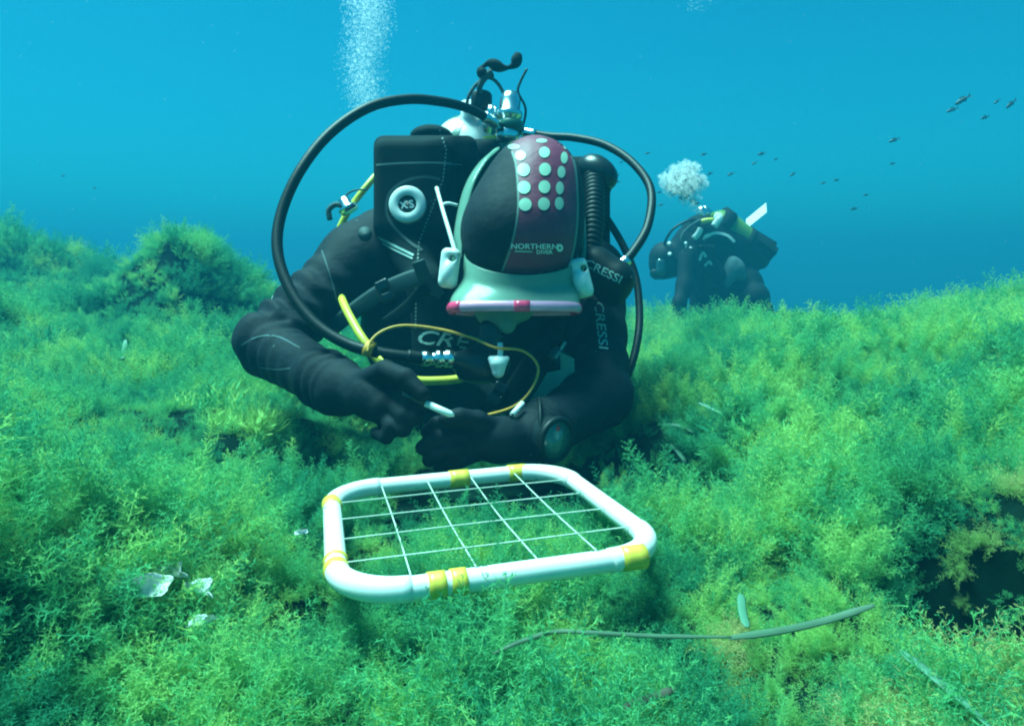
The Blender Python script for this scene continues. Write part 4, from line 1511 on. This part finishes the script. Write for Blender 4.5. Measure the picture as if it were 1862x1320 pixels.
# ------------------------------------------------------------------ bubbles
def bubble_mat(name, op):
    m = mat(name, (0.95, 0.97, 0.97), 0.3, var=.05)
    t = m.node_tree
    b = t.nodes["Principled BSDF"]
    tl = t.nodes.new("ShaderNodeBsdfTranslucent")
    tl.inputs[0].default_value = (0.95, 0.97, 0.97, 1)
    m1 = t.nodes.new("ShaderNodeMixShader")
    m1.inputs[0].default_value = .8
    m2 = t.nodes.new("ShaderNodeMixShader")
    m2.inputs[0].default_value = op
    tp = t.nodes.new("ShaderNodeBsdfTransparent")
    t.links.new(b.outputs[0], m1.inputs[1])
    t.links.new(tl.outputs[0], m1.inputs[2])
    t.links.new(tp.outputs[0], m2.inputs[1])
    t.links.new(m1.outputs[0], m2.inputs[2])
    t.links.new(m2.outputs[0], t.nodes["Material Output"].inputs["Surface"])
    return m


M["bubble"] = bubble_mat("air_bubble", .15)
M["fine_bubble"] = bubble_mat("fine_air_bubble", .10)


def balls(name, cs, m, sub=1):
    bm = bmesh.new()
    bmesh.ops.create_icosphere(bm, subdivisions=sub, radius=1)
    bv = np.array([v.co[:] for v in bm.verts])
    bf = np.array([[v.index for v in f.verts] for f in bm.faces])
    bm.free()
    V, Q = [], []
    for i, (c, r, sq) in enumerate(cs):
        V.append(bv * np.array([r, r, r * sq]) + np.array(c))
        Q.append(bf + i * len(bv))
    return npobj(name, np.concatenate(V), np.concatenate(Q), m)


cs = []
for i in range(1500):
    t = RNG.random()
    if t < .9:
        a = RNG.normal(size=2)
        x, y = 1243 + a[0] * 17, 332 + a[1] * 13
        if (x - 1243) ** 2 / 900 + (y - 332) ** 2 / 650 > 1: continue
        r = RNG.uniform(.004, .016)
    else:
        k = RNG.random()
        x, y = 1246 + 26 * k + RNG.normal() * (8 - 4 * k), 345 + 42 * k
        r = RNG.uniform(.004, .010)
    cs.append((Q_(x, y, -.3 + RNG.normal() * .06), r, RNG.uniform(.7, 1)))
lump = [(1208, 322, 8), (1280, 332, 7), (1246, 300, 8), (1266, 304, 8), (1222, 352, 8), (1214, 344, 7), (1246, 362, 8), (1262, 366, 6), (1222, 318, 13), (1240, 312, 14), (1262, 314, 13), (1274, 322, 9), (1212, 334, 9), (1232, 334, 16), (1256, 334, 16), (1270, 340, 9), (1240, 350, 12), (1256, 352, 10), (1250, 306, 9), (1228, 308, 8)]
for x, y, r in lump:
    for k in range(55):
        q = rdir() * (r * RNG.uniform(.4, 1.45))
        cs.append((Q_(x + q.x, y + q.y, -.3 + q.z * .0034), RNG.uniform(.004, .013), .8))
bub = balls("exhaled_bubbles", cs, M["bubble"])
tag(bub, "white burst of exhaled bubbles rising above the distant diver", "bubbles", kind="stuff")
cs = []
for i in range(14000):
    v = RNG.random() ** 1.9
    y = -60 + 260 * v
    wd = 26 + 12 * (1 - v)
    cx = 668 + 6 * math.sin(y * .04) - 6 * v
    x = cx + RNG.normal() * wd * .62
    if abs(x - cx) > 52: continue
    cs.append((W(x, y, 3.2 + RNG.normal() * .12), RNG.uniform(.0012, .0038) if RNG.random() > .025 else RNG.uniform(.005, .010), RNG.uniform(.6, 1)))
bub2 = balls("bubble_column", cs, M["fine_bubble"])
tag(bub2, "faint column of fine bubbles rising to the surface above the near diver's hose", "bubbles", kind="stuff")
cs = []
for i in range(90):
    cs.append((W(1268 + RNG.normal() * 14, 30 * RNG.random() ** 1.5 - 10, 4.0), RNG.uniform(.002, .005), 1))
for i in range(240):
    d = RNG.uniform(.7, 4.0)
    cs.append((W(RNG.uniform(-200, 2060), RNG.uniform(-40, 640), d), d * RNG.uniform(.0004, .0010), RNG.uniform(.5, 1)))
sn = balls("drifting_specks", cs, M["fine_bubble"])
tag(sn, "sparse pale specks drifting in the open water", "particles", kind="stuff")

# ------------------------------------------------------------------ fish
def fish_mesh():
    V, Fc = [], []
    n, s = 12, 10
    for i in range(n + 1):
        t = i / n
        h = .17 * math.sin(math.pi * min(1, t * .93 + .04)) ** .75 * (1 - .35 * t)
        if i == 0: h = .012
        if t > .85: h = max(h, .035)
        for k in range(s):
            a = 2 * math.pi * k / s
            V.append(Vector((-.5 + t * .85, math.cos(a) * h * .42, math.sin(a) * h)))
    for i in range(n):
        for k in range(s):
            l = (k + 1) % s
            Fc.append((i * s + k, i * s + l, (i + 1) * s + l, (i + 1) * s + k))
    Fc.append(tuple(range(s))[::-1])
    Fc.append(tuple(n * s + k for k in range(s)))

    def fin(p):
        o = len(V)
        for x, z in p:
            V.append(Vector((x, -.006, z)))
        for x, z in p:
            V.append(Vector((x, .006, z)))
        m = len(p)
        Fc.append(tuple(range(o, o + m)))
        Fc.append(tuple(range(o + m, o + 2 * m))[::-1])
        for i in range(m):
            j = (i + 1) % m
            Fc.append((o + i, o + j, o + m + j, o + m + i))
    fin([(.30, .02), (.52, .17), (.43, 0), (.52, -.17), (.30, -.02)])
    fin([(-.2, .13), (-.05, .23), (.15, .17), (.2, .08)])
    fin([(0, -.13), (.1, -.2), (.2, -.08)])
    me = bpy.data.meshes.new("fish")
    me.from_pydata([tuple(v) for v in V], [], Fc)
    me.materials.append(M["fish"])
    me.polygons.foreach_set("use_smooth", [True] * len(me.polygons))
    return me


FM = fish_mesh()
FISH = [  # photo place, length there, heading up to the right in degrees, distance, what sets it apart
    (1751, 182, 30, 33, 4.4, "largest dark fish, near the upper right of the open water"),
    (1732, 200, 22, 20, 5.4, "slim dark fish just below and left of the largest fish"),
    (1813, 185, 15, 40, 5.2, "small dark fish between the two biggest fish at the upper right"),
    (1839, 189, 25, 42, 4.6, "second largest dark fish, closest to the right edge"),
    (1791, 214, 20, 18, 5.2, "thin dark fish lowest of the five at the upper right"),
    (1626, 255, 20, 20, 5.2, "dark fish alone below and left of the upper right group"),
    (1623, 298, 12, 5, 5.6, "stubby dark fish directly below the lone mid right fish"),
    (1385, 280, 16, 14, 5.4, "dark fish highest above the distant diver's white slate"),
    (1411, 290, 10, 20, 6.2, "faint tiny fish right of the highest one above the white slate"),
    (1372, 297, 11, 32, 5.6, "small dark fish just under the highest one above the white slate"),
    (1329, 317, 14, 25, 5.6, "dark fish right of the white bubble burst, left of the white slate"),
    (1442, 317, 13, 35, 5.6, "dark fish tilted upward to the right of the white slate"),
    (1521, 328, 12, 8, 5.8, "right hand fish of the close pair out from the white slate"),
    (1497, 333, 11, 15, 5.8, "left hand fish of the close pair out from the white slate"),
    (1575, 355, 11, 0, 5.8, "small fish low on the right, above the lowest fish there"),
    (1553, 380, 15, 8, 5.6, "lowest dark fish on the right, over the bare blue water"),
    (1280, 281, 13, 15, 5.6, "dark fish over the top right of the white bubble burst"),
    (1291, 316, 13, 22, 5.6, "dark fish touching the right side of the white bubble burst"),
    (1178, 279, 11, 10, 6.0, "faint fish just inside the near diver's right hand hose loop"),
    (1123, 319, 10, 35, 6.0, "upper fish of the pair beside the near diver's corrugated hose"),
    (1124, 331, 10, 5, 6.0, "lower fish of the pair beside the near diver's corrugated hose"),
    (1199, 350, 11, 8, 6.0, "dark fish outside the near diver's right hose, left of the bubbles"),
    (1202, 373, 11, 12, 6.0, "dark fish outside the right hose, lowest one left of the bubbles"),
    (1238, 361, 11, -25, 3.6, "dark fish in front of the lower edge of the bubble burst"),
    (1269, 370, 10, 5, 3.7, "dark fish in front of the bubble trail over the distant diver"),
    (1130, 295, 10, 12, 6.4, "faintest fish, inside the hose loop above the close pair there"),
    (115, 320, 9, 10, 5.2, "upper of two faint fish above the left hand hill"),
    (172, 342, 8, -40, 5.2, "lower of two faint fish above the left hand hill"),
]
for k, (x, y, ln, an, d, lb) in enumerate(FISH):
    f = bpy.data.objects.new("fish", FM)
    COL.objects.link(f)
    f.location = W(x, y, d)
    L = ln / F * d
    f.scale = (L, L, L * .95)
    # nose points down to the left, along the school's heading
    f.rotation_euler = (0, math.radians(-an), math.radians(((k * 37) % 30) - 15))
    tag(f, lb, "fish", "small dark fish of one loose school" if k < 26 else "faint fish over the left hill")

# ------------------------------------------------------------------ loose seagrass leaves and pale fan algae on the growth
def blade(name, pts, wpx, m, label, lift=.03, rise=None):
    c = []
    for i, (x, y) in enumerate(pts):
        p = on_ground(x, y, lift)
        c.append(p)
    dm = sum((p - CO).length for p in c) / len(c)
    wd = wpx / F * dm * .5
    V, Fc = tube_geo(c, .01, n=48, sides=8, flat=(wd, .0007), up=Vector((.1, -.6, .8)), rfun=lambda t: min(1, .55 + 3 * t, .5 + 4 * (1 - t)))
    o = obj(name, V, Fc, m)
    tag(o, label, "seagrass leaf", "loose dead seagrass leaves lying on the seaweed")
    return o


blade("seagrass_leaf", [(896, 1188), (950, 1165), (1010, 1148), (1080, 1150), (1190, 1156), (1330, 1158)], 8, M["dead_grass"], "long narrow seagrass leaf arching across the seaweed in front of the quadrat", .065)
blade("seagrass_leaf", [(1325, 1160), (1420, 1146), (1500, 1128), (1590, 1100)], 12, M["dead_grass"], "broad dull brown seagrass leaf running to the dark hollow at lower right", .05)
blade("seagrass_leaf", [(1636, 1182), (1690, 1222), (1745, 1270), (1810, 1330)], 20, M["grass"], "wide pale seagrass leaf slanting down to the bottom right corner", .06)
blade("seagrass_leaf", [(1128, 1290), (1170, 1272), (1228, 1252)], 13, M["stem"], "short dark leaf stub below the long leaf at the bottom centre", .05)
blade("seagrass_leaf", [(1348, 1080), (1350, 1110), (1358, 1140)], 15, M["grass"], "short upright seagrass leaf meeting the long leaf's right end", .055)
blade("seagrass_leaf", [(1270, 732), (1305, 748), (1340, 770)], 8, M["grass"], "thin straight pale leaf on the seaweed right of the near diver's elbow", .06)
blade("seagrass_leaf", [(1204, 772), (1235, 774), (1262, 786)], 8, M["grass"], "thin leaf in the shade, upper of two by the near diver's elbow", .06)
blade("seagrass_leaf", [(1220, 808), (1244, 836), (1256, 866), (1256, 886)], 9, M["grass"], "curved leaf in the shade, bending down toward the quadrat's right side", .06)
blade("seagrass_leaf", [(1380, 780), (1388, 808), (1400, 830)], 8, M["grass"], "short pale leaf stub at the right edge of the diver's shadow", .06)
blade("seagrass_leaf", [(1708, 690), (1714, 712), (1718, 728)], 9, M["grass"], "small upright leaf high on the right hand bank", .07)
blade("seagrass_leaf", [(228, 618), (225, 640), (222, 652)], 8, M["grass"], "tiny pale leaf on the left hand bank beyond the elbow", .07)


def fan(px, py, r, label, seed):
    rg = np.random.default_rng(seed)
    p = on_ground(px, py, .062)
    V, Fc = [], []
    n, m = 26, 7
    yaw = rg.uniform(-.6, .6)
    ph = rg.uniform(0, 6)
    for layer in (0, 1):
        o = len(V)
        for i in range(m + 1):
            for j in range(n + 1):
                a = -1.5 + 3.0 * j / n
                q = i / m
                rr_ = r * q * (1 + .14 * math.sin(a * 4 + ph) + .06 * math.sin(a * 11))
                x, z = math.sin(a) * rr_, math.cos(a) * rr_ * .8
                yy = r * .28 * q * q * math.sin(a * 3 + ph) - .35 * r * q * q + layer * .0012
                V.append(p + Vector((x * math.cos(yaw) - yy * math.sin(yaw), x * math.sin(yaw) + yy * math.cos(yaw) + z * .75, z * .6 - r * .25 - yy * .5)))
        for i in range(m):
            for j in range(n):
                q = (o + i * (n + 1) + j, o + i * (n + 1) + j + 1, o + (i + 1) * (n + 1) + j + 1, o + (i + 1) * (n + 1) + j)
                Fc.append(q if layer == 0 else q[::-1])
    for j in range(n):
        a = m * (n + 1) + j
        b = (m + 1) * (n + 1) + a
        Fc.append((a, a + 1, b + 1, b))
    o = obj("fan_alga", V, Fc, M["padina"])
    tag(o, label, "seaweed", "pale fan shaped algae left of the quadrat")


fan(258, 1072, .026, "largest pale chalky fan alga in the seaweed at lower left", 1)
fan(318, 1040, .016, "small pale fan alga just above the largest pale one at lower left", 2)
fan(372, 1072, .017, "single pale fan alga between the largest pale fan and the quadrat", 3)
fan(362, 1130, .011, "smallest pale fan alga below the single pale one", 4)
fan(547, 968, .007, "tiny pale fan alga close to the quadrat's left side", 5)
